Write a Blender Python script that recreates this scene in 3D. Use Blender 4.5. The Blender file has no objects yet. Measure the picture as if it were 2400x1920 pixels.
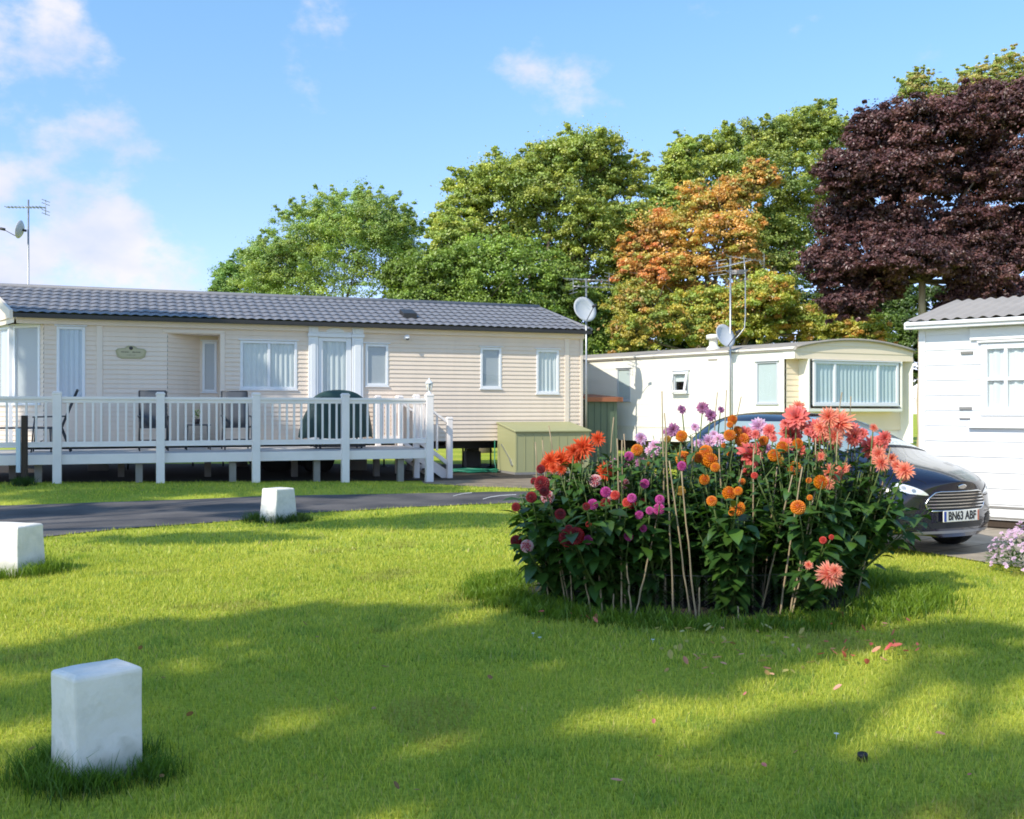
import bpy, bmesh, math, random
import numpy as np
from math import sin, cos, tan, pi, radians, sqrt, atan2
from mathutils import Vector, Matrix, noise
from mathutils.bvhtree import BVHTree
random.seed(11)
rng = np.random.default_rng(11)
scene = bpy.context.scene
COL = scene.collection
F, HY, H = 2400.0, 965.0, 1.4          # focal length and horizon row of the photograph (2400 x 1920), eye height
SUN_AZ, SUN_EL = radians(-135), radians(40)   # direction towards the sun

def at(px, py, Y):                      # a pixel of the photograph at depth Y
    return Vector(((px-1200)/F*Y, Y, H-(py-HY)/F*Y))
def ground_at(px, py):                  # the ground point under a pixel
    Y = H*F/(py-HY)
    return Vector(((px-1200)/F*Y, Y, 0))
def sstep(x):
    x = min(1, max(0, x)); return x*x*(3-2*x)
def gz(x, y):                           # the verge rises gently to the left in front of the long caravan
    return .022*max(0, -1.6-max(x, -16))*sstep((y-(18.0+.346*x))/1.3)
def hit(o, yaw, yoff, px, py=HY):       # where a sight line meets a vertical plane of a building: local x and z
    e1 = Vector((cos(yaw), sin(yaw))); e2 = Vector((-sin(yaw), cos(yaw)))
    d = Vector(((px-1200)/F, 1.0)); oo = Vector((o[0], o[1]))
    t = (oo.dot(e2)+yoff)/d.dot(e2)
    return (d*t-oo).dot(e1), H-(py-HY)/F*t
def lin(r, g, b):                       # 0..255 display values to linear
    f = lambda c: (c/255/12.92 if c/255 <= .04045 else ((c/255+.055)/1.055)**2.4)
    return (f(r), f(g), f(b))

# ---------------------------------------------------------------- objects
def tag(o, label=None, cat=None, group=None, kind=None):
    if label: o['label'] = label
    if cat: o['category'] = cat
    if group: o['group'] = group
    if kind: o['kind'] = kind
    return o
def thing(name, label, cat, loc=(0, 0, 0), rz=0, group=None):
    o = bpy.data.objects.new(name, None); COL.objects.link(o)
    o.location = loc; o.rotation_euler = (0, 0, rz); o.empty_display_size = .2
    return tag(o, label, cat, group)
def dup(o, parent=None):
    c = o.copy(); COL.objects.link(c); c.parent = parent
    for ch in list(o.children): dup(ch, c)
    return c

class MB:
    def __init__(s, xf=None):
        s.v = []; s.f = []; s.sm = []; s.xf = xf
    def pt(s, p):
        p = Vector(p)
        if s.xf is not None: p = s.xf @ p
        s.v.append((p.x, p.y, p.z)); return len(s.v)-1
    def face(s, idx, sm=False): s.f.append(tuple(idx)); s.sm.append(sm)
    def quad(s, a, b, c, d, sm=False): s.face([s.pt(a), s.pt(b), s.pt(c), s.pt(d)], sm)
    def poly(s, pts): s.face([s.pt(p) for p in pts])
    def box(s, x0, x1, y0, y1, z0, z1):
        i = [s.pt((x, y, z)) for z in (z0, z1) for y in (y0, y1) for x in (x0, x1)]
        for q in ((0, 2, 3, 1), (4, 5, 7, 6), (0, 1, 5, 4), (2, 6, 7, 3), (0, 4, 6, 2), (1, 3, 7, 5)): s.face([i[k] for k in q])
        return s
    def bar(s, a, b, w, h, up=(0, 0, 1)):   # a box-section bar from a to b
        a = Vector(a); b = Vector(b); d = (b-a).normalized(); u = Vector(up)
        sd = d.cross(u)
        if sd.length < 1e-4: sd = d.cross(Vector((1, 0, 0)))
        sd.normalize(); u = sd.cross(d)
        i = [s.pt(p+sd*(x*w/2)+u*(z*h/2)) for p in (a, b) for z in (-1, 1) for x in (-1, 1)]
        for q in ((0, 1, 3, 2), (4, 6, 7, 5), (0, 4, 5, 1), (2, 3, 7, 6), (0, 2, 6, 4), (1, 5, 7, 3)): s.face([i[k] for k in q])
        return s
    def prism(s, pts, d):                    # polygon pts (3-D) extruded by vector d
        d = Vector(d); a = [s.pt(p) for p in pts]; b = [s.pt(Vector(p)+d) for p in pts]; n = len(pts)
        s.face(a[::-1]); s.face(b)
        for k in range(n): s.face([a[k], a[(k+1) % n], b[(k+1) % n], b[k]])
        return s
    def tube(s, pts, r, n=8, cap=True):
        pts = [Vector(p) for p in pts]; rr = r if isinstance(r, (list, tuple)) else [r]*len(pts)
        rings = []; u = None
        for k, p in enumerate(pts):
            d = (pts[min(k+1, len(pts)-1)]-pts[max(k-1, 0)])
            d = d.normalized() if d.length > 1e-9 else Vector((0, 0, 1))
            if u is None:
                u = d.cross(Vector((0, 0, 1)))
                if u.length < 1e-3: u = d.cross(Vector((1, 0, 0)))
            u = (u-d*u.dot(d)).normalized(); w = d.cross(u)
            rings.append([s.pt(p+(u*cos(2*pi*j/n)+w*sin(2*pi*j/n))*rr[k]) for j in range(n)])
        for a, b in zip(rings, rings[1:]):
            for j in range(n): s.face([a[j], a[(j+1) % n], b[(j+1) % n], b[j]], True)
        if cap: s.face(rings[0][::-1]); s.face(rings[-1])
        return s
    def lathe(s, prof, n=20, c=(0, 0, 0), R=None):
        rings = []
        for r, z in prof:
            ring = []
            for j in range(n):
                p = Vector((r*cos(2*pi*j/n), r*sin(2*pi*j/n), z))
                if R is not None: p = R @ p
                ring.append(s.pt(p+Vector(c)))
            rings.append(ring)
        for a, b in zip(rings, rings[1:]):
            for j in range(n): s.face([a[j], a[(j+1) % n], b[(j+1) % n], b[j]], True)
        s.face(rings[0][::-1]); s.face(rings[-1])
        return s
    def grid(s, rows, sm=True):
        idx = [[s.pt(p) for p in r] for r in rows]
        for a, b in zip(idx, idx[1:]):
            for j in range(len(a)-1): s.face([a[j], a[j+1], b[j+1], b[j]], sm)
        return s
    def build(s, name, mat, parent=None, bevel=0, seg=2, sub=0):
        me = bpy.data.meshes.new(name); me.from_pydata(s.v, [], s.f)
        me.polygons.foreach_set('use_smooth', s.sm); me.update()
        me.materials.append(mat)
        o = bpy.data.objects.new(name, me); COL.objects.link(o); o.parent = parent
        if bevel:
            b = o.modifiers.new('b', 'BEVEL'); b.width = bevel; b.segments = seg; b.limit_method = 'ANGLE'; b.angle_limit = radians(40)
        if sub:
            b = o.modifiers.new('s', 'SUBSURF'); b.levels = b.render_levels = sub
        return o

def np_mesh(name, v, f, mat, parent=None, col=None, smooth=False):
    v = np.asarray(v, np.float32).reshape(-1, 3); f = np.asarray(f, np.int32); k = f.shape[1]
    me = bpy.data.meshes.new(name)
    me.vertices.add(len(v)); me.vertices.foreach_set('co', v.ravel())
    me.loops.add(f.size); me.loops.foreach_set('vertex_index', f.ravel())
    me.polygons.add(len(f))
    me.polygons.foreach_set('loop_start', np.arange(0, f.size, k, dtype=np.int32))
    me.polygons.foreach_set('use_smooth', np.full(len(f), smooth))
    if col is not None:
        c = np.ones((len(v), 4), np.float32); c[:, :3] = np.asarray(col, np.float32).reshape(-1, 3)
        a = me.color_attributes.new('Col', 'FLOAT_COLOR', 'POINT'); a.data.foreach_set('color', c.ravel())
    me.update(calc_edges=True); me.materials.append(mat)
    o = bpy.data.objects.new(name, me); COL.objects.link(o); o.parent = parent
    return o

# ---------------------------------------------------------------- materials
def base_mat(name):
    m = bpy.data.materials.new(name); m.use_nodes = True
    nt = m.node_tree; nt.nodes.clear()
    out = nt.nodes.new('ShaderNodeOutputMaterial')
    return m, nt, out
def N(nt, t, **kw):
    n = nt.nodes.new(t)
    for k, v in kw.items():
        if k.startswith('i_'): n.inputs[k[2:].replace('_', ' ')].default_value = v
        else: setattr(n, k, v)
    return n
def rgb(c): return (c[0], c[1], c[2], 1)
def mat(name, col, rough=.5, var=.1, vs=3.0, bump=.1, bs=80, metal=0, spec=.5, grime=.0, grime_col=(.12, .11, .09), gs=1.2, coat=0, stretch=None):
    """painted or plain surface: mottled colour, a wash of grime and a fine bump"""
    m, nt, out = base_mat(name)
    p = N(nt, 'ShaderNodeBsdfPrincipled'); p.inputs['Roughness'].default_value = rough
    p.inputs['Metallic'].default_value = metal; p.inputs['Specular IOR Level'].default_value = spec
    p.inputs['Coat Weight'].default_value = coat
    tc = N(nt, 'ShaderNodeTexCoord'); src = tc.outputs['Object']
    if stretch:
        mp = N(nt, 'ShaderNodeMapping'); mp.inputs['Scale'].default_value = stretch
        nt.links.new(src, mp.inputs[0]); src = mp.outputs[0]
    n1 = N(nt, 'ShaderNodeTexNoise', i_Scale=vs, i_Detail=6.0); nt.links.new(src, n1.inputs['Vector'])
    mx = N(nt, 'ShaderNodeMix', data_type='RGBA')
    mx.inputs[6].default_value = rgb([c*(1-var) for c in col]); mx.inputs[7].default_value = rgb([min(1, c*(1+var)) for c in col])
    nt.links.new(n1.outputs['Fac'], mx.inputs[0]); last = mx.outputs[2]
    if grime:
        n2 = N(nt, 'ShaderNodeTexNoise', i_Scale=gs, i_Detail=8.0, i_Roughness=.65); nt.links.new(src, n2.inputs['Vector'])
        rp = N(nt, 'ShaderNodeMapRange'); rp.inputs[1].default_value = .48; rp.inputs[2].default_value = .75; rp.inputs[4].default_value = grime
        nt.links.new(n2.outputs['Fac'], rp.inputs[0])
        m2 = N(nt, 'ShaderNodeMix', data_type='RGBA'); m2.inputs[7].default_value = rgb(grime_col)
        nt.links.new(rp.outputs[0], m2.inputs[0]); nt.links.new(last, m2.inputs[6]); last = m2.outputs[2]
    nt.links.new(last, p.inputs['Base Color'])
    if bump:
        n3 = N(nt, 'ShaderNodeTexNoise', i_Scale=bs, i_Detail=4.0); nt.links.new(src, n3.inputs['Vector'])
        b = N(nt, 'ShaderNodeBump', i_Strength=bump, i_Distance=.01); nt.links.new(n3.outputs['Fac'], b.inputs['Height'])
        nt.links.new(b.outputs[0], p.inputs['Normal'])
    nt.links.new(p.outputs[0], out.inputs[0])
    return m
def leafmat(name, trans=.35, gloss=.06, rough=.4, sat=1.0, tint=(1.25, 1.2, .5)):
    """thin leaf: colour attribute, a translucent back and a slight sheen"""
    m, nt, out = base_mat(name)
    a = N(nt, 'ShaderNodeAttribute', attribute_name='Col')
    d = N(nt, 'ShaderNodeBsdfDiffuse'); t = N(nt, 'ShaderNodeBsdfTranslucent'); g = N(nt, 'ShaderNodeBsdfGlossy'); g.inputs['Roughness'].default_value = rough
    ml = N(nt, 'ShaderNodeMix', data_type='RGBA', blend_type='MULTIPLY'); ml.inputs[0].default_value = 1; ml.inputs[7].default_value = rgb(tint)
    nt.links.new(a.outputs['Color'], ml.inputs[6]); nt.links.new(a.outputs['Color'], d.inputs[0]); nt.links.new(ml.outputs[2], t.inputs[0])
    m1 = N(nt, 'ShaderNodeMixShader'); m1.inputs[0].default_value = trans
    nt.links.new(d.outputs[0], m1.inputs[1]); nt.links.new(t.outputs[0], m1.inputs[2])
    m2 = N(nt, 'ShaderNodeMixShader'); m2.inputs[0].default_value = gloss
    nt.links.new(m1.outputs[0], m2.inputs[1]); nt.links.new(g.outputs[0], m2.inputs[2])
    nt.links.new(m2.outputs[0], out.inputs[0])
    return m
def glassmat(name, tint=(.97, .99, .99), ior=1.45, extra=.0):
    m, nt, out = base_mat(name)
    tr = N(nt, 'ShaderNodeBsdfTransparent'); tr.inputs[0].default_value = rgb(tint)
    gl = N(nt, 'ShaderNodeBsdfGlossy'); gl.inputs['Roughness'].default_value = .015
    ge = N(nt, 'ShaderNodeNewGeometry'); dt = N(nt, 'ShaderNodeVectorMath', operation='DOT_PRODUCT'); nt.links.new(ge.outputs['Incoming'], dt.inputs[0]); nt.links.new(ge.outputs['Normal'], dt.inputs[1])
    ab = N(nt, 'ShaderNodeMath', operation='ABSOLUTE'); nt.links.new(dt.outputs['Value'], ab.inputs[0]); iv = N(nt, 'ShaderNodeMath', operation='SUBTRACT'); iv.inputs[0].default_value = 1; nt.links.new(ab.outputs[0], iv.inputs[1])
    pw = N(nt, 'ShaderNodeMath', operation='POWER'); pw.inputs[1].default_value = 5; nt.links.new(iv.outputs[0], pw.inputs[0])
    fr = N(nt, 'ShaderNodeMath', operation='MULTIPLY_ADD'); fr.inputs[1].default_value = .94; fr.inputs[2].default_value = .06; nt.links.new(pw.outputs[0], fr.inputs[0])
    ad = N(nt, 'ShaderNodeMath', operation='ADD'); ad.inputs[1].default_value = extra
    n = N(nt, 'ShaderNodeTexNoise', i_Scale=1.5); tc = N(nt, 'ShaderNodeTexCoord'); nt.links.new(tc.outputs['Object'], n.inputs['Vector'])
    b = N(nt, 'ShaderNodeBump', i_Strength=.06, i_Distance=.05); nt.links.new(n.outputs['Fac'], b.inputs['Height']); nt.links.new(b.outputs[0], gl.inputs['Normal'])
    nt.links.new(fr.outputs[0], ad.inputs[0])
    mx = N(nt, 'ShaderNodeMixShader'); nt.links.new(ad.outputs[0], mx.inputs[0])
    nt.links.new(tr.outputs[0], mx.inputs[1]); nt.links.new(gl.outputs[0], mx.inputs[2]); nt.links.new(mx.outputs[0], out.inputs[0])
    return m

MT = dict(
    siding=mat('beige_vinyl', (.81, .675, .545), .5, .05, 1.2, .05, 40, grime=.16, grime_col=(.52, .45, .36), gs=.9, stretch=(4, 4, .45)),
    fascia=mat('beige_trim', (.82, .70, .58), .45, .05, 2, .03, grime=.08, grime_col=(.45, .4, .32)),
    tile=mat('slate_grey_tile', (.215, .215, .235), .5, .18, 5, .12, 60, spec=.4, grime=.25, grime_col=(.2, .2, .2), gs=2.5),
    gutter=mat('dark_gutter', (.028, .026, .026), .4, .15, 4, .05),
    upvc=mat('white_upvc', (.80, .81, .82), .35, .03, 3, .02, grime=.06, grime_col=(.5, .5, .48), gs=2),
    deckwhite=mat('white_deck_plastic', (.95, .87, .82), .4, .04, 3, .03, grime=.16, grime_col=(.45, .44, .42), gs=2.5),
    deckfloor=mat('grey_deck_board', (.52, .50, .48), .6, .12, 6, .2, 30, grime=.2, stretch=(1, 8, 1)),
    support=mat('weathered_post', (.30, .275, .25), .8, .2, 6, .3, 40, grime=.3),
    cream=mat('cream_paint', (.88, .85, .74), .5, .04, 1.5, .04, 20, grime=.10, grime_col=(.6, .52, .36), gs=.8),
    creamfront=mat('cream_siding', (.88, .735, .525), .5, .05, 2, .04, 20, grime=.08, grime_col=(.5, .42, .3), gs=.8),
    creamroof=mat('faded_roof_felt', (.36, .32, .27), .8, .15, 3, .2, 30, grime=.3),
    chalet=mat('white_weatherboard', (.82, .82, .82), .45, .03, 2, .04, 30, grime=.08, grime_col=(.6, .6, .58), gs=1.5),
    corr=mat('grey_corrugated_sheet', (.40, .355, .31), .7, .2, 4, .2, 30, grime=.35, grime_col=(.16, .15, .13), gs=2),
    black=mat('black_rubber', (.018, .018, .018), .7, .2, 8, .2, 60),
    steel=mat('galvanised_steel', (.42, .43, .44), .4, .12, 6, .08, 60, metal=.8),
    dark_steel=mat('dark_steel', (.05, .05, .055), .55, .2, 6, .15, 40, metal=.3),
    dish=mat('grey_dish', (.55, .57, .60), .45, .05, 4, .03, grime=.12, grime_col=(.35, .34, .32), gs=4),
    cover=mat('dark_green_cover', (.016, .048, .042), .55, .25, 5, .25, 18),
    textilene=mat('grey_textilene', (.075, .083, .095), .7, .12, 30, .3, 400),
    chairframe=mat('charcoal_frame', (.03, .034, .04), .4, .1, 5, .02),
    locker=mat('olive_green_locker', (.37, .37, .185), .5, .06, 2, .04, 30, grime=.15, grime_col=(.3, .28, .14), gs=1.5),
    shed=mat('dark_green_shed', (.10, .145, .095), .55, .1, 3, .05, 30, grime=.15),
    rust=mat('red_brown_roof', (.34, .12, .055), .7, .15, 4, .15, 30, grime=.2),
    timber=mat('dark_timber', (.055, .038, .026), .85, .25, 10, .4, 30, stretch=(4, 4, .6)),
    block=mat('whitewashed_concrete', (.88, .82, .745), .85, .07, 5, .8, 16, grime=.42, grime_col=(.40, .39, .31), gs=7),
    concrete=mat('grey_concrete', (.25, .24, .225), .85, .15, 4, .3, 30, grime=.3),
    plaque=mat('olive_plaque', (.42, .38, .22), .5, .08, 6, .05),
    ink=mat('dark_lettering', (.10, .09, .06), .6, .05, 6, 0),
    cane=mat('bamboo_cane', (.34, .255, .15), .6, .25, 12, .15, 40, grime=.35, grime_col=(.16, .12, .07), gs=4, stretch=(3, 3, 1)),
    wire=mat('galvanised_wire', (.13, .13, .12), .5, .1, 6, .0, metal=.5),
    hose=mat('green_hose', (.02, .20, .12), .4, .1, 6, .0),
    pot=mat('dark_pot', (.04, .03, .03), .6, .1, 6, .1),
    lampglass=mat('frosted_glass', (.62, .56, .46), .3, .05, 4, .0),
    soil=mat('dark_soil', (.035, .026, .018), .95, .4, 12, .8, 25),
    bark=mat('grey_brown_bark', (.20, .155, .115), .9, .3, 6, .6, 14, grime=.4, stretch=(3, 3, .8)),
    pale_bark=mat('pale_bark', (.58, .46, .33), .85, .25, 3, .5, 14, grime=.5, grime_col=(.2, .14, .09), stretch=(3, 3, .8)),
    curtain=mat('pale_curtain', (.62, .665, .655), .8, .22, 1.0, .05, 200, stretch=(16, 16, .2)),  # vertical colour streaks painted in as the shading of folds
    curtain_blue=mat('blue_grey_net', (.55, .625, .69), .8, .14, 1.0, .05, 200, stretch=(16, 16, .2)),  # streaked colour stands in for light and dark folds
    blind=mat('grey_blind', (.40, .435, .455), .7, .05, 2, .03),
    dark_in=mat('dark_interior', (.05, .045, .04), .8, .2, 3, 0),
    glass=glassmat('window_glass'),
    carpaint=mat('dark_blue_car_paint', (.006, .007, .022), .2, .1, 30, 0, coat=.9, spec=.4),
    carglass=mat('car_glass_sky_tone', (.30, .38, .38), .03, .2, 1.5, 0, spec=1.0, coat=.6),  # pale base colour stands in for the bright sky reflected in the glass
    chrome=mat('chrome', (.75, .76, .78), .12, .05, 5, 0, metal=1.0),
    trim=mat('black_trim', (.012, .012, .014), .45, .1, 8, .1, 120),
    lamp=mat('clear_headlamp', (.86, .87, .90), .10, .12, 25, .2, 30, metal=.15, coat=1.0, spec=1),
    plate_w=mat('white_plate', (.82, .80, .72), .35, .03, 5, 0),
    plate_blue=mat('plate_blue_band', (.02, .06, .35), .4, .05, 5, 0),
    red=mat('red_orange_strip', (.55, .12, .04), .4, .05, 5, 0),
)
LEAF = leafmat('tree_leaf', .30, .05, .42)
DLEAF = leafmat('dahlia_leaf', .22, .10, .35, tint=(1.2, 1.3, .5))
PETAL = leafmat('petal', .30, .03, .5, tint=(1.1, .95, .9))
GRASS = leafmat('grass_blade', .35, .03, .45, tint=(1.3, 1.25, .5))
MT['curtain_turq'] = mat('turquoise_net', (.55, .665, .665), .8, .30, 1.0, .05, 200, stretch=(15, 15, .15))  # strong colour streaks painted in to show shaded pleats
MT['blind_pale'] = mat('pale_blind', (.50, .57, .56), .7, .05, 2, .02)

def stain_low(m, z0, z1, col, amt):
    """splash and algae on the lowest part of a painted thing (object height z0 to z1)"""
    nt = m.node_tree; p = next(n for n in nt.nodes if n.type == 'BSDF_PRINCIPLED'); src = p.inputs['Base Color'].links[0].from_socket
    tc = N(nt, 'ShaderNodeTexCoord'); sp = N(nt, 'ShaderNodeSeparateXYZ'); nt.links.new(tc.outputs['Object'], sp.inputs[0])
    no = N(nt, 'ShaderNodeTexNoise', i_Scale=14.0, i_Detail=7.0); nt.links.new(tc.outputs['Object'], no.inputs['Vector'])
    ad = N(nt, 'ShaderNodeMath', operation='MULTIPLY_ADD'); ad.inputs[1].default_value = (z1-z0)*1.6; nt.links.new(no.outputs['Fac'], ad.inputs[0])
    sb = N(nt, 'ShaderNodeMath', operation='SUBTRACT'); nt.links.new(sp.outputs[2], sb.inputs[0]); sb.inputs[1].default_value = (z1-z0)*.8; nt.links.new(sb.outputs[0], ad.inputs[2])
    mr = N(nt, 'ShaderNodeMapRange'); mr.inputs[1].default_value = z1; mr.inputs[2].default_value = z0; mr.inputs[3].default_value = 0; mr.inputs[4].default_value = amt; nt.links.new(ad.outputs[0], mr.inputs[0])
    mx = N(nt, 'ShaderNodeMix', data_type='RGBA'); mx.inputs[7].default_value = rgb(col); nt.links.new(mr.outputs[0], mx.inputs[0]); nt.links.new(src, mx.inputs[6]); nt.links.new(mx.outputs[2], p.inputs['Base Color'])
stain_low(MT['block'], .02, .15, (.17, .19, .09), .75)
# ================================================================ the ground
def ground_material():
    m, nt, out = base_mat('lawn')
    p = N(nt, 'ShaderNodeBsdfPrincipled'); p.inputs['Roughness'].default_value = .9; p.inputs['Specular IOR Level'].default_value = .15
    tc = N(nt, 'ShaderNodeTexCoord')
    def noi(sc, det=6, rough=.55):
        n = N(nt, 'ShaderNodeTexNoise', i_Scale=sc, i_Detail=float(det), i_Roughness=rough); nt.links.new(tc.outputs['Object'], n.inputs['Vector']); return n
    big = noi(.55, 5); fine = noi(38, 6, .7); mid = noi(5, 5)
    r1 = N(nt, 'ShaderNodeValToRGB'); r1.color_ramp.elements[0].position = .3; r1.color_ramp.elements[0].color = rgb((.31, .42, .04))
    r1.color_ramp.elements[1].position = .72; r1.color_ramp.elements[1].color = rgb((.60, .62, .09))
    nt.links.new(big.outputs['Fac'], r1.inputs[0])
    r2 = N(nt, 'ShaderNodeValToRGB'); r2.color_ramp.elements[0].position = .3; r2.color_ramp.elements[0].color = rgb((.45, .5, .4))
    r2.color_ramp.elements[1].position = .68; r2.color_ramp.elements[1].color = rgb((1.25, 1.2, 1.1))
    nt.links.new(fine.outputs['Fac'], r2.inputs[0])
    mx = N(nt, 'ShaderNodeMix', data_type='RGBA', blend_type='MULTIPLY'); mx.inputs[0].default_value = 1
    nt.links.new(r1.outputs[0], mx.inputs[6]); nt.links.new(r2.outputs[0], mx.inputs[7])
    r3 = N(nt, 'ShaderNodeMapRange'); r3.inputs[1].default_value = .6; r3.inputs[2].default_value = .78; r3.inputs[4].default_value = .45
    nt.links.new(mid.outputs['Fac'], r3.inputs[0])
    m2 = N(nt, 'ShaderNodeMix', data_type='RGBA'); m2.inputs[7].default_value = rgb((.60, .50, .14))
    nt.links.new(r3.outputs[0], m2.inputs[0]); nt.links.new(mx.outputs[2], m2.inputs[6])
    nt.links.new(m2.outputs[2], p.inputs['Base Color'])
    b = N(nt, 'ShaderNodeBump', i_Strength=.7, i_Distance=.03); nt.links.new(fine.outputs['Fac'], b.inputs['Height']); nt.links.new(b.outputs[0], p.inputs['Normal'])
    nt.links.new(p.outputs[0], out.inputs[0]); return m
xs = np.concatenate([[-500, -120, -50], np.linspace(-30, 30, 81), [50, 120, 500]])
ys = np.concatenate([[-400, -100, -30], np.linspace(-8, 60, 103), [90, 200, 600]])
g = MB(); g.grid([[(x, y, gz(x, y)) for x in xs] for y in ys])
tag(g.build('ground', ground_material()), kind='structure')

road_near = [(-30, -6), (-14, 5.2), (-9, 8.7), (-5.25, 11.35), (-4.66, 12.13), (-3.53, 13.1), (-2.94, 13.95), (-1.49, 14.95), (.2, 15.7), (3, 16.5), (6, 17.3), (30, 21)]
road_far = [(-30, 6.5), (-14, 12.6), (-9.5, 14.5), (-7.6, 15.2), (-5.96, 15.85), (-4.14, 16.8), (-3.5, 17.0), (-1.49, 17.5), (.22, 17.9), (3, 18.8), (6, 19.6), (30, 24.5)]
rn = np.array(road_near); rf = np.array(road_far)
def edge_noise(x): return .08*noise.noise(Vector((x*2.1, 3.3, 0)))+.04*noise.noise(Vector((x*9, 1.3, 0)))
def road_lo(x): return float(np.interp(x, rn[:, 0], rn[:, 1]))+edge_noise(x)
def road_hi(x): return float(np.interp(x, rf[:, 0], rf[:, 1]))-edge_noise(x+40)
def asphalt():
    m, nt, out = base_mat('worn_asphalt')
    p = N(nt, 'ShaderNodeBsdfPrincipled'); p.inputs['Roughness'].default_value = .85; p.inputs['Specular IOR Level'].default_value = .3
    tc = N(nt, 'ShaderNodeTexCoord')
    n1 = N(nt, 'ShaderNodeTexNoise', i_Scale=1.1, i_Detail=6.0); n2 = N(nt, 'ShaderNodeTexNoise', i_Scale=160.0, i_Detail=3.0)
    v = N(nt, 'ShaderNodeTexVoronoi', i_Scale=90.0)
    for n in (n1, n2, v): nt.links.new(tc.outputs['Object'], n.inputs['Vector'])
    r = N(nt, 'ShaderNodeValToRGB'); r.color_ramp.elements[0].position = .3; r.color_ramp.elements[0].color = rgb((.055, .053, .058)); r.color_ramp.elements[1].position = .7; r.color_ramp.elements[1].color = rgb((.155, .14, .132))
    nt.links.new(n1.outputs['Fac'], r.inputs[0])
    mx = N(nt, 'ShaderNodeMix', data_type='RGBA', blend_type='OVERLAY'); mx.inputs[0].default_value = .6
    nt.links.new(r.outputs[0], mx.inputs[6]); nt.links.new(n2.outputs['Fac'], mx.inputs[7]); nt.links.new(mx.outputs[2], p.inputs['Base Color'])
    b = N(nt, 'ShaderNodeBump', i_Strength=.5, i_Distance=.008); nt.links.new(v.outputs['Distance'], b.inputs['Height']); nt.links.new(b.outputs[0], p.inputs['Normal'])
    nt.links.new(p.outputs[0], out.inputs[0]); return m
mb = MB(); rx = np.linspace(-29, 29, 240)
mb.grid([[(x, road_lo(x)+(road_hi(x)-road_lo(x))*t, .010) for x in rx] for t in (0, .5, 1)])
tag(mb.build('road', asphalt()), kind='structure')
# worn white lines on the road
for nm, pts in (('road_line', [(1062, 1165), (1076, 1161), (1090, 1158.5), (1106, 1157)]), ('road_line', [(1132, 1172), (1150, 1167), (1175, 1163.5), (1210, 1161.5)])):
    P = [ground_at(*q) for q in pts]; m_ = MB()
    m_.grid([[(p.x, p.y-.06, .016) for p in P], [(p.x, p.y+.06, .016) for p in P]])
    tag(m_.build(nm, mat('worn_white_paint', (.62, .61, .58), .8, .2, 20, .2)), kind='structure')
# slabs: the drive by the white chalet and the pad by the locker
def slab_mat(name, col, sx, sy):
    m, nt, out = base_mat(name)
    p = N(nt, 'ShaderNodeBsdfPrincipled'); p.inputs['Roughness'].default_value = .85; p.inputs['Specular IOR Level'].default_value = .25
    tc = N(nt, 'ShaderNodeTexCoord'); mp = N(nt, 'ShaderNodeMapping'); mp.inputs['Rotation'].default_value = (0, 0, radians(-38)); nt.links.new(tc.outputs['Object'], mp.inputs[0])
    br = N(nt, 'ShaderNodeTexBrick', offset=.0); br.inputs['Scale'].default_value = 1; br.inputs['Brick Width'].default_value = sx; br.inputs['Row Height'].default_value = sy
    br.inputs['Mortar Size'].default_value = .012; br.inputs['Color1'].default_value = rgb(col); br.inputs['Color2'].default_value = rgb([c*.86 for c in col]); br.inputs['Mortar'].default_value = rgb([c*.45 for c in col])
    nt.links.new(mp.outputs[0], br.inputs['Vector'])
    n = N(nt, 'ShaderNodeTexNoise', i_Scale=3.0, i_Detail=8.0); nt.links.new(tc.outputs['Object'], n.inputs['Vector'])
    mx = N(nt, 'ShaderNodeMix', data_type='RGBA', blend_type='OVERLAY'); mx.inputs[0].default_value = .55
    nt.links.new(br.outputs['Color'], mx.inputs[6]); nt.links.new(n.outputs['Fac'], mx.inputs[7]); nt.links.new(mx.outputs[2], p.inputs['Base Color'])
    b = N(nt, 'ShaderNodeBump', i_Strength=.4, i_Distance=.01); nt.links.new(br.outputs['Fac'], b.inputs['Height']); b.invert = True; nt.links.new(b.outputs[0], p.inputs['Normal'])
    nt.links.new(p.outputs[0], out.inputs[0]); return m
drive_poly = [(1.2, 16.6), (1.5, 14.2), (2.2, 12.4), (3.0, 11.3), (3.85, 10.55), (4.15, 9.95), (4.42, 9.32), (4.75, 8.75), (5.6, 7.9), (7.5, 6.4), (11, 8), (9, 13.5), (7.2, 16.0), (6, 17.5), (3.4, 17.0)]
mb = MB(); mb.poly([(x, y, .014) for x, y in drive_poly]); tag(mb.build('driveway', slab_mat('pale_paving', (.40, .34, .265), .75, .6)), kind='structure')
pad_poly = [(-1.72, 19.9), (-.6, 19.0), (.6, 18.55), (2.4, 18.9), (3.2, 22), (3.3, 25.5), (1.6, 25.2), (-2.2, 23.4)]
mb = MB(); mb.poly([(x, y, .007) for x, y in pad_poly]); tag(mb.build('paved_pad', slab_mat('brown_paving', (.27, .215, .155), .6, .45)), kind='structure')
def inside(poly, x, y):
    p = np.array(poly); n = len(p); r = np.zeros(len(x), bool)
    for i in range(n):
        x1, y1 = p[i]; x2, y2 = p[(i+1) % n]
        c = ((y1 > y) != (y2 > y)) & (x < (x2-x1)*(y-y1)/((y2-y1) if y2 != y1 else 1e-9)+x1)
        r ^= c
    return r
BED = (1.38, 8.02, 1.32, 1.12)          # flower bed: centre and half axes
under_poly = [(-11.2, 17.0), (-1.9, 20.45), (-1.6, 20.7), (-2.2, 22.6), (2.2, 24.3), (.8, 27.5), (-12.6, 22.4)]

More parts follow.
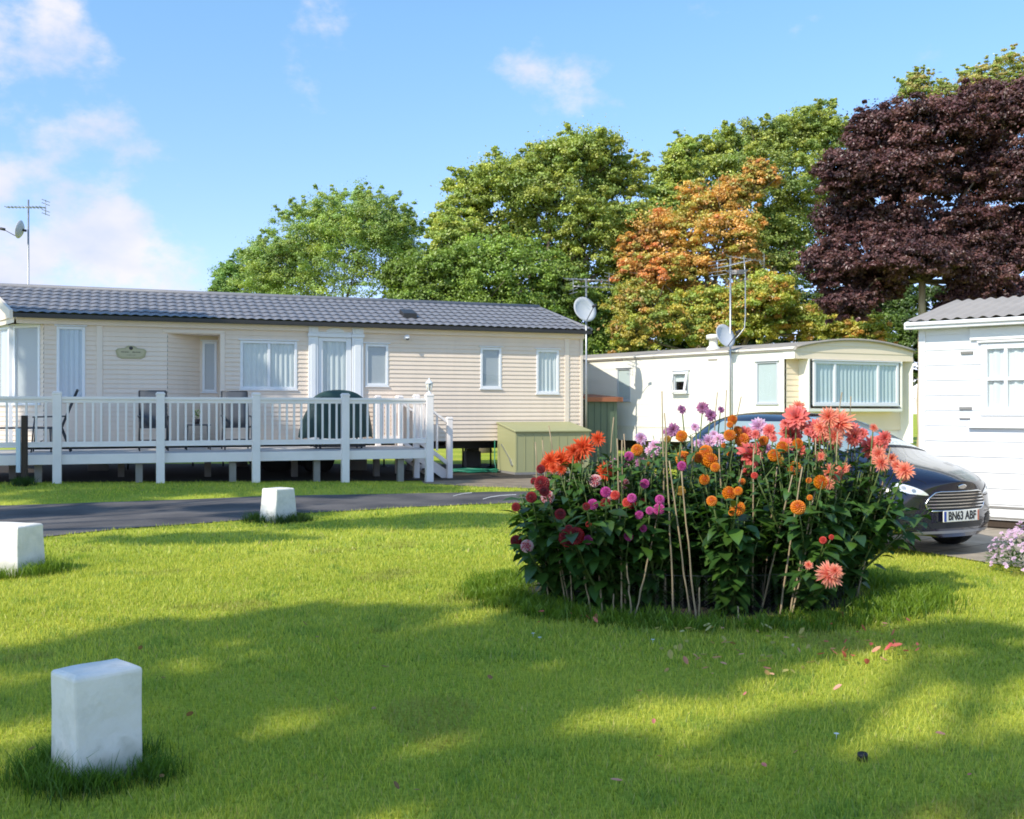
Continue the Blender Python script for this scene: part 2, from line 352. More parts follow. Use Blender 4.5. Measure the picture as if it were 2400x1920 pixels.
# ---------------------------------------------------------------- grass blades: no one could count them
def blades(n, x, y, h, w, base, tip, lean=.5, z=None):
    az = rng.uniform(0, 2*pi, n); la = rng.uniform(0, 2*pi, n); ln = rng.uniform(.1, lean, n)*h
    b = np.stack([x, y, np.zeros(n) if z is None else z], 1)
    sd = np.stack([np.cos(az)*w/2, np.sin(az)*w/2, np.zeros(n)], 1)
    tp = b+np.stack([np.cos(la)*ln, np.sin(la)*ln, h*np.sqrt(1-np.minimum(.9, (ln/h)**2))], 1)
    v = np.stack([b-sd, b+sd, tp], 1); c = np.stack([base, base, tip], 1)
    return v, c
V_, C_ = [], []
def lawn(n, y0, y1, h, w, dens_fall=False):
    y = rng.uniform(y0, y1, n)
    half = y*.52+1.6; x = rng.uniform(-1, 1, n)*half
    lo = np.interp(x, rn[:, 0], rn[:, 1])-.02; hi = np.interp(x, rf[:, 0], rf[:, 1])+.03
    ok = ~((y > lo) & (y < hi)) & ~inside(drive_poly, x, y) & ~inside(pad_poly, x, y) & ~inside(under_poly, x, y)
    ok &= ((x-BED[0])/BED[2])**2+((y-BED[1])/BED[3])**2 > .95
    x, y = x[ok], y[ok]; k = len(x)
    patch = np.array([noise.noise(Vector((a*.55, b*.55, 0))) for a, b in zip(x, y)]); p2 = np.array([noise.noise(Vector((a*3, b*3, 7))) for a, b in zip(x, y)])
    hh = h*rng.uniform(.55, 1.25, k)*(1+.35*p2); ww = w*rng.uniform(.6, 1.3, k)
    t = np.clip(.5+.55*patch+rng.normal(0, .30, k), 0, 1)[:, None]
    tip = (1-t)*np.array([.42, .54, .055])+t*np.array([.95, .92, .15])
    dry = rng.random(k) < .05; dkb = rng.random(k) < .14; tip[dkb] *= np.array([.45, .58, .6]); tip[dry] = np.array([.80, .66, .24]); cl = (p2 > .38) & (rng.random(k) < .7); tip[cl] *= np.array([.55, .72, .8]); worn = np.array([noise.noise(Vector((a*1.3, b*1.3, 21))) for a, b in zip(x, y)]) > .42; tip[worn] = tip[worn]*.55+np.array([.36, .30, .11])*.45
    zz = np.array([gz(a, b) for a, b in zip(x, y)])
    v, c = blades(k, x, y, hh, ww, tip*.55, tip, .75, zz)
    V_.append(v); C_.append(c)
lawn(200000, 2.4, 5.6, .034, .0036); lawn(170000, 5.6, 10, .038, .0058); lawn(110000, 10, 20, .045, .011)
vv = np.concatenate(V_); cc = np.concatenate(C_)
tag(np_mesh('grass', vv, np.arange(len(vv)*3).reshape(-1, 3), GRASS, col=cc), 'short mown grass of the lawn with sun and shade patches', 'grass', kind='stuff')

def tufts(name, label, pts, h, n, spread, col=((.10, .20, .014), (.26, .38, .035)), w=.006):
    V, C = [], []
    for (x, y, s) in pts:
        k = n; r = np.abs(rng.normal(0, spread*s, k)); a = rng.uniform(0, 2*pi, k)
        xx = x+r*np.cos(a); yy = y+r*np.sin(a)
        hh = h*s*rng.uniform(.4, 1.15, k)
        t = rng.random(k)[:, None]; tip = (1-t)*np.array(col[0])+t*np.array(col[1])
        zz = np.array([gz(p, q) for p, q in zip(xx, yy)])
        az = rng.uniform(0, 2*pi, k); la = rng.uniform(0, 2*pi, k); ln = rng.uniform(.1, .8, k)*hh; ww = w*rng.uniform(.6, 1.3, k)
        b = np.stack([xx, yy, zz], 1); sd = np.stack([np.cos(az)*ww/2, np.sin(az)*ww/2, 0*az], 1)
        mdv = b+np.stack([np.cos(la)*ln*.35, np.sin(la)*ln*.35, hh*.6], 1); tp = b+np.stack([np.cos(la)*ln, np.sin(la)*ln, hh*.95], 1)
        V.append(np.stack([b-sd, b+sd, mdv+sd*.8, mdv-sd*.8], 1)); C.append(np.stack([tip*.5, tip*.5, tip*.9, tip*.9], 1))
        V.append(np.stack([mdv-sd*.8, mdv+sd*.8, tp+sd*.1, tp-sd*.1], 1)); C.append(np.stack([tip*.9, tip*.9, tip*1.1, tip*1.1], 1))
    V = np.concatenate(V); C = np.concatenate(C)
    return tag(np_mesh(name, V, np.arange(len(V)*4).reshape(-1, 4), GRASS, col=C), label, 'grass', kind='stuff')
# ================================================================ building helpers
def clad(mb, x0, x1, z0, z1, holes=(), pitch=.095, depth=.017):
    """lapped boards in the plane y = 0 with rectangular holes (x0, x1, z0, z1)"""
    zb = [z0+k*pitch for k in range(int((z1-z0)/pitch)+1)]+[z1]
    zs = sorted(set([round(z, 5) for z in zb]+[round(min(max(h, z0), z1), 5) for q in holes for h in q[2:4]]))
    rb = set(round(z, 5) for z in zb)
    for a, b in zip(zs, zs[1:]):
        if b-a < 1e-4: continue
        k = math.floor((a-z0)/pitch+1e-4); base = z0+k*pitch
        ya = -depth*(1-(a-base)/pitch); yb = -depth*max(0, 1-(b-base)/pitch)
        iv = [(x0, x1)]
        for h in holes:
            if h[2] < b-1e-4 and h[3] > a+1e-4:
                nv = []
                for (p, q) in iv:
                    if h[1] <= p or h[0] >= q: nv.append((p, q)); continue
                    if h[0] > p: nv.append((p, h[0]))
                    if h[1] < q: nv.append((h[1], q))
                iv = nv
        for p, q in iv:
            mb.quad((p, ya, a), (q, ya, a), (q, yb, b), (p, yb, b))
            if round(a, 5) in rb and a > z0: mb.quad((p, 0, a), (q, 0, a), (q, -depth, a), (p, -depth, a))
def curtain_rows(x0, x1, z0, z1, y, waves=None, amp=.018, gap=None, seed=0):
    r = random.Random(seed); n = max(12, int((x1-x0)/.018)); ph = r.uniform(0, 6); w = waves or (x1-x0)/.11
    rows = []
    for k in range(7):
        t = k/6; row = []
        for j in range(n+1):
            s = j/n; x = x0+(x1-x0)*s
            yy = y+amp*(sin(s*w*2*pi+ph+.5*sin(s*9+ph))*(.6+.4*(1-t))+.35*sin(s*w*4.7*pi+ph*2))
            row.append((x, yy, z0+(z1-z0)*t))
        rows.append(row)
    return rows
def window(parent, x0, x1, z0, z1, xf=None, panes=1, mat_c='curtain', fw=.055, kind='net', proud=.024, label=None, split=None, mat_f='upvc', bars=None, gapc=None, seed=0, head=True):
    """frame around the hole x0..x1, z0..z1 of a wall in y = 0, with glass and what hangs behind it"""
    m = MB(xf); e = fw*.5
    X = [x0-e, x1+e]; Z = [z0-e, z1+e]
    m.box(X[0], X[0]+fw, -proud, .05, Z[0], Z[1]); m.box(X[1]-fw, X[1], -proud, .05, Z[0], Z[1])
    m.box(X[0]+fw, X[1]-fw, -proud+.002, .05, Z[0], Z[0]+fw); m.box(X[0]+fw, X[1]-fw, -proud+.002, .05, Z[1]-fw, Z[1])
    ed = [X[0]+fw]+([x0+(x1-x0)*s for s in split] if split else [x0+(x1-x0)*k/panes for k in range(1, panes)])+[X[1]-fw]
    for k in ed[1:-1]: m.box(k-.03, k+.03, -proud+.004, .045, Z[0]+fw, Z[1]-fw)
    if head: m.box(X[0]-.04, X[1]+.04, -proud-.03, 0, Z[1]+.006, Z[1]+.03)
    m.box(X[0]-.02, X[1]+.02, -proud-.02, 0, Z[0]-.03, Z[0]-.004)
    if bars:
        for (bx0, bx1, bz0, bz1) in bars: m.box(bx0, bx1, -proud+.008, .03, bz0, bz1)
    w = m.build('window', MT[mat_f], parent, bevel=.006)
    if label: w['label'] = label
    q = MB(xf)
    for a, b in zip(ed, ed[1:]): q.quad((a, -.004, z0), (b, -.004, z0), (b, -.004, z1), (a, -.004, z1))
    q.build('pane', MT['glass'], w)
    c = MB(xf)
    if kind == 'net': c.grid(curtain_rows(x0-.03, x1+.03, z0-.03, z1+.03, .03, seed=seed))
    elif kind == 'blind': c.grid([[(x0-.03, .022, z0-.03), (x1+.03, .022, z0-.03)], [(x0-.03, .022, z1+.03), (x1+.03, .022, z1+.03)]])
    elif kind == 'tied':                      # two curtains drawn aside
        for (a, b, s) in ((x0-.03, x0+(x1-x0)*.44, 1), (x0+(x1-x0)*.55, x1+.03, -1)):
            c.grid(curtain_rows(a, b, z0-.03, z1+.03, .03, seed=seed+s))
    elif kind == 'part':
        a, b = gapc; c.grid(curtain_rows(a, b, z0-.03, z1+.03, .03, seed=seed))
    elif kind == 'half': c.grid([[(x0-.03, .03, z0+(z1-z0)*(.52 if mat_c == 'curtain' else .02)), (x1+.03, .03, z0+(z1-z0)*(.52 if mat_c == 'curtain' else .02))], [(x0-.03, .03, z1+.03), (x1+.03, .03, z1+.03)]])
    c.build('blind' if kind in ('blind', 'half') else 'curtain', MT[mat_c], w)
    return w

# ================================================================ the long beige caravan
CYAW = radians(21); C0 = (1.69, 24.44)
R1 = lambda px, py=HY, yo=0: hit(C0, CYAW, yo, px, py)
car1 = thing('static_caravan', 'long beige static caravan with grey tiled roof behind the white railed deck', 'caravan', (C0[0], C0[1], 0), CYAW)
ZB = R1(1300, 1031)[1]; ZF = R1(1330, 793)[1]; ZE = R1(1366, 775, -.2)[1]
XL = R1(103)[0]; XE = R1(28, HY, -.22)[0]; D = 3.9; XR = R1(1366)[0]
def W(px0, px1, py0, py1, yo=0):          # a hole from the glass edges in the photograph
    a, z1 = R1(px0, py0, yo); b, z0 = R1(px1, py1, yo)
    return [a, b, z0, z1]
winA = W(136, 196, 768, 938); winB = W(566, 693, 801, 910); winC = W(859, 907, 809, 902)
winD = W(1128, 1172, 817, 908); winE = W(1259, 1307, 822, 920)
dA, dz1 = R1(742, 786); dB = R1(826, 786)[0]; DOOR = [dA, dB, ZB+.03, dz1]
rec0 = R1(392)[0]; rec1 = R1(516)[0]; RD = .55; recz = R1(450, 783)[1]; REC = [rec0, rec1, ZB+.001, recz]
m = MB(); clad(m, XL, XR, ZB, ZF, [winA, winB, winC, winD, winE, DOOR, REC])
m.box(XL, XR, D-.02, D, ZB, ZF+.1)
m.quad((XR, 0, ZB), (XR, D, ZB), (XR, D, ZF+.1), (XR, 0, ZF+.1))
cutd = .62; xc = R1(26, HY, cutd)[0]
xq = R1(-26, HY, D/2)[0]
m.quad((xq, D/2, ZB), (xc, D-cutd, ZB), (xc, D-cutd, ZF+.1), (xq, D/2, ZF+.1)); m.quad((xc, D-cutd, ZB), (XL, D-.02, ZB), (XL, D-.02, ZF+.1), (xc, D-cutd, ZF+.1))
# angled bay panel at the front end
pl = sqrt((XL-xc)**2+cutd**2); ang = atan2(-cutd, XL-xc)
XFP = Matrix.Translation((xc, cutd, 0)) @ Matrix.Rotation(ang, 4, 'Z')
bayh = [.10, pl-.12, winA[2]-.05, winA[3]+.03]
mp = MB(XFP); clad(mp, 0, pl, ZB, ZF, [bayh])
o_ = len(m.v); m.v += mp.v; m.f += [tuple(i+o_ for i in f) for f in mp.f]; m.sm += mp.sm
pl2 = sqrt((xc-xq)**2+(D/2-cutd)**2); XFQ = Matrix.Translation((xq, D/2, 0)) @ Matrix.Rotation(atan2(cutd-D/2, xc-xq), 4, 'Z')
bayq = [.12, pl2-.12, winA[2]-.05, winA[3]+.03]
mp = MB(XFQ); clad(mp, 0, pl2, ZB, ZF, [bayq]); o_ = len(m.v); m.v += mp.v; m.f += [tuple(i+o_ for i in f) for f in mp.f]; m.sm += mp.sm
# porch recess: angled side, back and return
xr_b = R1(468, HY, RD)[0]
pr = sqrt((xr_b-rec0)**2+RD**2); XFR = Matrix.Translation((rec0, 0, 0)) @ Matrix.Rotation(atan2(RD, xr_b-rec0), 4, 'Z')
XFB = Matrix.Translation((0, RD, 0)); winR = W(477, 505, 803, 916, RD)
for xf, a in ((XFR, (0, pr, [])), (XFB, (xr_b, rec1, [winR]))):
    mp = MB(xf); clad(mp, a[0], a[1], ZB, recz, a[2]); o_ = len(m.v); m.v += mp.v; m.f += [tuple(i+o_ for i in f) for f in mp.f]; m.sm += mp.sm
m.quad((rec1, 0, ZB), (rec1, RD, ZB), (rec1, RD, recz), (rec1, 0, recz))
m.poly([(rec0, 0, recz), (rec1, 0, recz), (rec1, RD, recz), (xr_b, RD, recz)])
m.build('wall', MT['siding'], car1)
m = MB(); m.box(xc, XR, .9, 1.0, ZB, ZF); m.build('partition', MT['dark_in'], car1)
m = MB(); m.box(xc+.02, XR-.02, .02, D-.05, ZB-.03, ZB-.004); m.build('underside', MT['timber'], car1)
# trims
m = MB(); m.box(XE+.06, XR+.02, -.07, .0, ZF-.01, ZF+.13); m.build('fascia_board', MT['fascia'], car1, bevel=.008)
m = MB(); m.box(XE+.06, XR+.02, -.20, -.0, ZF+.132, ZF+.16); m.build('soffit', MT['fascia'], car1)
for px, w in ((233, .11), (1328, .11), (1362, .07)):
    x = R1(px)[0]; m = MB(); m.box(x-w/2, x+w/2, -.028, 0, ZB+.02, ZF-.011); m.build('trim_strip', MT['fascia'], car1, bevel=.004)
xx = R1(520)[0]; m = MB(); m.box(rec1-.0, rec1+.09, -.03, .0, ZB+.02, recz+.02); m.box(rec0-.09, rec1+.09, -.035, 0, recz+.022, recz+.08); m.build('trim_strip', MT['fascia'], car1, bevel=.004)
# windows
window(car1, *winA, mat_c='curtain_blue', label='tall window with blue grey net curtain beside the front bay', seed=1)
window(car1, *winB, panes=2, kind='net', label='wide two pane window left of the door', seed=2)
window(car1, *winC, kind='blind', mat_c='blind', label='small window right of the door')
window(car1, *winD, kind='blind', mat_c='blind', label='small window with drawn blind right of the deck')
window(car1, *winE, label='window with white net curtain at the right end', seed=3)
window(car1, *winR, XFB, kind='blind', mat_c='blind', label='narrow window in the porch recess', fw=.05)
window(car1, *bayh, XFP, kind='half', mat_c='blind', label='angled bay window at the front end')
m = MB(); m.box(xc-.04, xc+.05, cutd-.05, cutd+.06, ZB, ZF); m.build('corner_post', MT['upvc'], car1, bevel=.006)
window(car1, *bayq, XFQ, panes=2, label='front window of the bay, catching the sun', seed=12)
# door with moulded surround
dxm = (DOOR[0]+DOOR[1])/2; sx0 = R1(722)[0]; sx1 = R1(850)[0]; szt = R1(785, 786)[1]
m = MB()
for a, b in ((sx0, DOOR[0]+.02), (DOOR[1]-.02, sx1)):
    m.box(a, b, -.07, .05, ZB+.02, szt-.04); m.box(a+.05, b-.05, -.085, -.07, ZB+.25, szt-.1)
    m.box(a-.02, b+.02, -.11, .05, szt-.04, szt+.03); m.box(a, b, -.10, .05, szt+.03, szt+.17); m.box(a+.05, b-.05, -.115, -.10, szt+.05, szt+.15)
pts = [(DOOR[0]+.02, -.06, szt+.03), (DOOR[1]-.02, -.06, szt+.03), (DOOR[1]-.02, -.06, szt+.10)]
pts += [(dxm+.34*cos(a)*1.05, -.06, szt+.10+.10*sin(a)) for a in np.linspace(0, pi, 13)]+[(DOOR[0]+.02, -.06, szt+.10)]
m.prism(pts, (0, .1, 0)); m.box(DOOR[0]+.0, DOOR[1]-.0, -.08, .04, szt-.05, szt+.029)
pts = [(dxm+.2*cos(a), -.085, szt+.06+.10*sin(a)) for a in np.linspace(0, pi, 11)]; m.prism(pts, (0, .024, 0))
m.build('door_surround', MT['upvc'], car1, bevel=.008)
gx0, gz1 = R1(756, 800); gx1 = R1(811)[0]; gz0 = ZB+.55
m = MB(); dx0, dx1, dt = DOOR[0]+.03, DOOR[1]-.03, szt-.055
m.box(dx0, gx0, -.03, .03, ZB+.03, dt); m.box(gx1, dx1, -.03, .03, ZB+.03, dt); m.box(gx0, gx1, -.03, .03, ZB+.03, gz0); m.box(gx0, gx1, -.03, .03, gz1, dt)
dr = m.build('door', MT['upvc'], car1, bevel=.006)
m = MB(); m.quad((gx0, -.004, gz0), (gx1, -.004, gz0), (gx1, -.004, gz1), (gx0, -.004, gz1)); m.build('pane', MT['glass'], dr)
m = MB(); m.grid(curtain_rows(gx0-.01, gx1+.02, gz0, gz1+.02, .035, seed=5)); m.build('curtain', MT['curtain'], dr)
m = MB(); m.tube([(dx1-.10, -.035, ZB+1.0), (dx1-.10, -.075, ZB+1.0), (dx1-.24, -.075, ZB+1.0)], .012); m.build('handle', MT['steel'], dr)
# roof of pressed tiles, hipped at the right end
RW = D/2+.2
zr = R1(1264, 722, RW-.2)[1]; xr1 = R1(1264, HY, RW-.2)[0]; xr0 = XE+.02; xa = R1(-34, HY, RW-.2)[0]
def tile_slope(mb, a0, a1, b0, b1, y0, y1, z0, z1, rows=7, pitch=.19):
    """from the eave a0..a1 at (y0, z0) to the ridge b0..b1 at (y1, z1)"""
    sl = sqrt((y1-y0)**2+(z1-z0)**2); ny, nz = -(z1-z0)/sl*(1 if y1 > y0 else -1), abs(y1-y0)/sl
    am = min(a0, b0); n = int((a1-am)/pitch*8); R_ = []
    for k in range(rows):
        for t, lift in ((k/rows, .022), ((k+.5)/rows, .012), ((k+1)/rows, .002)):
            if t == (k+1)/rows and k == rows-1: t = 1
            row = []
            for j in range(n+1):
                xx = am+(a1-am)*j/n
                x = min(max(xx, a0+(b0-a0)*t), a1+(b1-a1)*t)
                ph = (xx/pitch+.0*k)*2*pi; wv = .5+.5*sin(ph); wv = wv**.7
                tt = t-(.020*(.5+.5*sin(ph+1.1)) if lift == .022 and k else 0)
                l = lift+.022*wv
                row.append((x, y0+(y1-y0)*tt+ny*l*(1 if y1 > y0 else -1)*1.0, z0+(z1-z0)*tt+nz*l))
            R_.append(row)
    mb.grid(R_, sm=False)
m = MB(); tile_slope(m, xr0, XR+.12, xa, xr1, -.24, RW-.2, ZE, zr)
tile_slope(m, xr0, XR+.12, xa, xr1, D+.24, RW-.2, ZE, zr, rows=7, pitch=.38)
nh = 26
m.grid([[(XR+.12+(xr1-XR-.12)*t, -.24+(RW+.04)*t+((D+.48)*(1-t))*j/nh, ZE+(zr-ZE)*t+.02+.02*sin(j*2.0)) for j in range(nh+1)] for t in (0, .25, .5, .75, .995)], sm=False)
roof = m.build('roof', MT['tile'], car1)
m = MB(); m.tube([(xa-.02, RW-.2, zr+.02), (xr1, RW-.2, zr+.02)], .06, 8)
for s in (-.24, D+.24): m.tube([(xr1, RW-.2, zr+.01), (XR+.12, s, ZE+.03)], .035, 6)
m.build('ridge_cap', MT['tile'], roof)
m = MB(); m.box(xr0, XR+.12, -.27, -.20, ZE-.085, ZE+.0); m.build('gutter', MT['gutter'], roof, bevel=.01)
m = MB()
m.prism([(xr0-.06, -.30, ZE-.12), (xr0-.06, -.30, ZE+.05), (xa-.06, RW-.2, zr+.09), (xr0-.06, D+.3, ZE+.05), (xr0-.06, D+.3, ZE-.12), (xa-.06, RW-.2, zr-.10)], (.06, 0, 0)); m.build('bargeboard', MT['fascia'], roof)
m = MB(); m.poly([(xr0, -.05, ZF), (xa, RW-.2, ZF), (xa, RW-.2, zr-.03), (xr0, -.05, ZE)]); m.poly([(xa, RW-.2, ZF), (xr0, D+.05, ZF), (xr0, D+.05, ZE), (xa, RW-.2, zr-.03)]); m.poly([(xr0, -.19, ZF+.1), (XL+.2, -.19, ZF+.1), (XL+.2, D, ZF+.1), (xr0, D, ZF+.1), (xa, RW-.2, ZF+.1)]); m.build('gable_end', MT['fascia'], car1)
vx0, vz = R1(945, 736, .35); vx1 = R1(976, 736, .35)[0]
tv = .35+.24; zz_ = ZE+(zr-ZE)*tv/(RW+.04)
m = MB(); m.prism([(vx0, .30, zz_-.01), (vx1, .30, zz_-.01), (vx1, .30, zz_+.12), (vx0, .30, zz_+.12)], (0, .4, .13)); m.build('roof_vent', MT['gutter'], roof, bevel=.01)
# chassis, wheels and jacks
m = MB()
for y in (.7, 2.9): m.box(xc+.3, XR-.3, y, y+.1, ZB-.20, ZB-.031)
for x in np.linspace(xc+.8, XR-.6, 9): m.box(x, x+.07, .3, D-.3, ZB-.12, ZB-.032)
m.bar((XR-1.9, .9, ZB-.14), (XR-.25, 1.8, ZB-.26), .1, .1); m.bar((XR-1.9, 2.9, ZB-.14), (XR-.25, 1.8, ZB-.26), .1, .1)
m.build('chassis', MT['dark_steel'], car1)
for px, y in ((652, .55), (748, .55), (652, 3.1), (748, 3.1)):
    x = R1(px, HY, .55)[0]
    m = MB(); m.lathe([(.18, -.1), (.33, -.1), (.37, -.06), (.37, .06), (.33, .1), (.18, .1)], 24, (x, y+.15, .37+gz(*C0)+.0), Matrix.Rotation(pi/2, 3, 'X')); m.build('wheel', MT['black'], car1)
for px, y in ((452, 2.6), (523, 2.6), (708, 2.6), (300, 1.2), (900, 2.6), (1150, 1.5), (1290, 2.4), (1085, 1.2)):
    x = R1(px, HY, y)[0]; m = MB(); m.tube([(x, y, .03), (x, y, ZB-.03)], .022, 6); m.lathe([(.16, .0), (.15, .03), (.04, .07)], 8, (x, y, 0)); m.build('jack_stand', MT['dark_steel'], car1)
for px, y in ((230, .8), (560, 2.4), (840, .9), (1110, 2.2), (980, .9)):
    x = R1(px, HY, y)[0]; m = MB(); m.box(x-.2, x+.2, y, y+.3, 0, .4); m.box(x-.16, x+.16, y+.03, y+.27, .401, ZB-.21); m.build('block_pier', MT['concrete'], car1, bevel=.01)

# things fixed to the caravan wall
def on_wall(px, py, yo=0):
    x, z = R1(px, py, yo); return Vector((C0[0]+x*cos(CYAW)-yo*sin(CYAW), C0[1]+x*sin(CYAW)+yo*cos(CYAW), z))
def text_mesh(name, body, size, matl, parent, loc, rot=(pi/2, 0, 0), sx=1, bold=0, depth=.002):
    cu = bpy.data.curves.new(name, 'FONT'); cu.body = body; cu.size = size; cu.align_x = 'CENTER'; cu.align_y = 'CENTER'; cu.extrude = depth; cu.offset = bold
    t = bpy.data.objects.new(name, cu); COL.objects.link(t); bpy.context.view_layer.update()
    me = bpy.data.meshes.new_from_object(t.evaluated_get(bpy.context.evaluated_depsgraph_get())); bpy.data.objects.remove(t)
    me.name = name; me.materials.clear(); me.materials.append(matl)
    o = bpy.data.objects.new(name, me); COL.objects.link(o); o.parent = parent; o.location = loc; o.rotation_euler = rot; o.scale = (sx, 1, 1); return o
p = on_wall(307, 826, -.03)
pq = thing('name_plaque', 'olive shaped name plaque on the beige caravan wall above a chair', 'sign', p, CYAW)
m = MB(); ol = [(-.29, .03), (-.25, .07), (-.12, .08), (-.06, .125), (.06, .125), (.12, .08), (.25, .07), (.29, .03), (.26, -.08), (.18, -.12), (-.18, -.12), (-.26, -.08)]
m.prism([(x*1.02, .0, z*1.1) for x, z in ol], (0, .018, 0)); m.build('board', MT['plaque'], pq, bevel=.01)
m = MB(); m.prism([(x*.88, -.004, z*.8) for x, z in ol], (0, .003, 0)); m.build('raised_panel', mat('pale_plaque', (.50, .45, .28), .5, .06, 6, .05), pq, bevel=.004)
m = MB()
for (xa, xb, z) in ((-.19, -.03, .005), (.03, .19, .005), (-.08, .08, -.055)):    # worn lettering that cannot be read in the photograph
    x = xa
    while x < xb-.012:
        w = random.uniform(.008, .018); h = random.uniform(.014, .024) if z > 0 else random.uniform(.006, .011); m.box(x, x+w, -.008, -.0045, z-h/2, z+h/2); x += w+.007
m.build('lettering', MT['ink'], pq)
m = MB(); m.lathe([(.036, 0), (.036, .006), (.024, .01)], 16, (0, -.004, .085), Matrix.Rotation(pi/2, 3, 'X')); m.build('crest', MT['dark_steel'], pq)
p = on_wall(950, 792)
wl = thing('outdoor_light', 'small white outdoor light on the beige wall right of the door', 'light', p, CYAW)
m = MB(); m.lathe([(.05, 0), (.05, .02), (.025, .03), (.025, .10)], 12, (0, 0, 0), Matrix.Rotation(pi/2, 3, 'X')); m.build('bracket', MT['upvc'], wl)
m = MB(); m.lathe([(.03, -.06), (.055, -.03), (.06, .02), (.045, .05)], 14, (0, -.13, -.0), Matrix.Rotation(radians(60), 3, 'X')); m.build('lamp_head', MT['upvc'], wl)
m = MB(); m.lathe([(.042, .0), (.04, .012)], 14, (0, -.168, -.03), Matrix.Rotation(radians(60), 3, 'X')); m.build('lens', MT['dark_steel'], wl)

# ================================================================ the deck
K0 = (-1.65, 20.4); RK = lambda px, py=HY, yo=0: hit(K0, CYAW, yo, px, py)
deck = thing('deck', 'raised white plastic deck with balustrade along the beige caravan', 'deck', (K0[0], K0[1], 0), CYAW)
def kworld(x, y): return (K0[0]+x*cos(CYAW)-y*sin(CYAW), K0[1]+x*sin(CYAW)+y*cos(CYAW))
ZD = .655; ZT = 1.665; posts = [RK(px)[0] for px in (134, 376, 600, 809)]+[0]
posts = [posts[0]-1.9, posts[0]-3.75] + posts; posts.sort()
KD = 2.52; xl = posts[0]
m = MB(); nb = 18
for k in range(nb):
    y0 = -.0+k*KD/nb; m.box(xl, .03, y0+.07, y0+.07+KD/nb-.008, ZD-.03, ZD)
m.build('floor', MT['deckfloor'], deck)
m = MB(); m.box(xl, 0, .02, .06, ZD-.185, ZD-.012); m.build('fascia_board', MT['deckwhite'], deck, bevel=.006)
m = MB(); m.box(-.02, .02, .07, KD, ZD-.185, ZD-.012); m.build('fascia_board', MT['deckwhite'], deck, bevel=.006)
def post(x, y, w=.145, top=ZT+.07, bottom=None):
    wx, wy = kworld(x, y); zb = gz(wx, wy)-.06 if bottom is None else bottom
    m = MB(); m.box(x-w/2, x+w/2, y-w/2, y+w/2, zb, top); o = m.build('post', MT['deckwhite'], deck, bevel=.008)
    m = MB(); c = w/2+.008; m.box(x-c, x+c, y-c, y+c, top-.035, top+.005)
    m.prism([(x-c*.8, y-c*.8, top+.005), (x+c*.8, y-c*.8, top+.005), (x+c*.8, y+c*.8, top+.005), (x-c*.8, y+c*.8, top+.005)], (0, 0, .018)); m.build('post_cap', MT['deckwhite'], o, bevel=.01)
    return o
for x in posts: post(x, 0)
def railing(a, b, n, zt=ZT, zb=ZD+.13, drop=0.0):
    a = Vector((a[0], a[1], 0)); b = Vector((b[0], b[1], 0)); m = MB(); up = Vector((0, 0, 1)); d = Vector((0, 0, -drop))
    m.bar(a+up*(zt-.025), b+up*(zt-.025)+d, .10, .05); m.bar(a+up*(zt-.08), b+up*(zt-.08)+d, .06, .06)
    m.bar(a+up*(zb+.04), b+up*(zb+.04)+d, .06, .09); m.bar(a+up*(zb+.0), b+up*(zb+.0)+d, .075, .02)
    r = m.build('railing', MT['deckwhite'], deck, bevel=.004)
    for k in range(n):
        t = (k+.7)/(n+.4); p = a.lerp(b, t)+d*t
        q = MB(); q.bar(p+up*(zb+.08), p+up*(zt-.105), .052, .035, up=(b-a)); q.build('baluster', MT['deckwhite'], r, bevel=.004)
    return r
for a, b in zip(posts, posts[1:]): railing((a+.073, 0), (b-.073, 0), 11)
post(0, .95, .12); post(0, KD-.1, .12)
railing((0, .073), (0, .89), 7)
xg = RK(886, HY, KD-.35)[0]; xg2 = RK(938, HY, KD-.35)[0]
for x in (xg, xg2): post(x, KD-.35, .11, ZT+.07, ZD)
railing((xg+.06, KD-.35), (xg2-.06, KD-.35), 5)
for px, y in ((326, .2), (545, .2), (742, .2), (938, .2), (284, 1.5), (487, 1.5), (690, 1.5), (882, 1.5), (30, 1.0), (90, .3)):
    x = RK(px, HY, y)[0]; wx, wy = kworld(x, y); m = MB(); m.box(x-.06, x+.06, y-.06, y+.06, gz(wx, wy)-.05, ZD-.031); m.build('support_post', MT['support'], deck)
for y in (.2, 1.0, 1.5, 2.2):
    m = MB(); m.box(xl, -.05, y+.07, y+.12, ZD-.17, ZD-.035); m.build('joist', MT['timber'], deck)
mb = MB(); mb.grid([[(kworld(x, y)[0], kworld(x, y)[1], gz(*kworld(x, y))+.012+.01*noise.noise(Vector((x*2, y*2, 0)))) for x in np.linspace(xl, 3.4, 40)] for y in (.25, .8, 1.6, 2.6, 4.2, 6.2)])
tag(mb.build('under_deck_shade', MT['soil']), kind='structure')  # dark sheet standing in for the black shade below deck and caravan
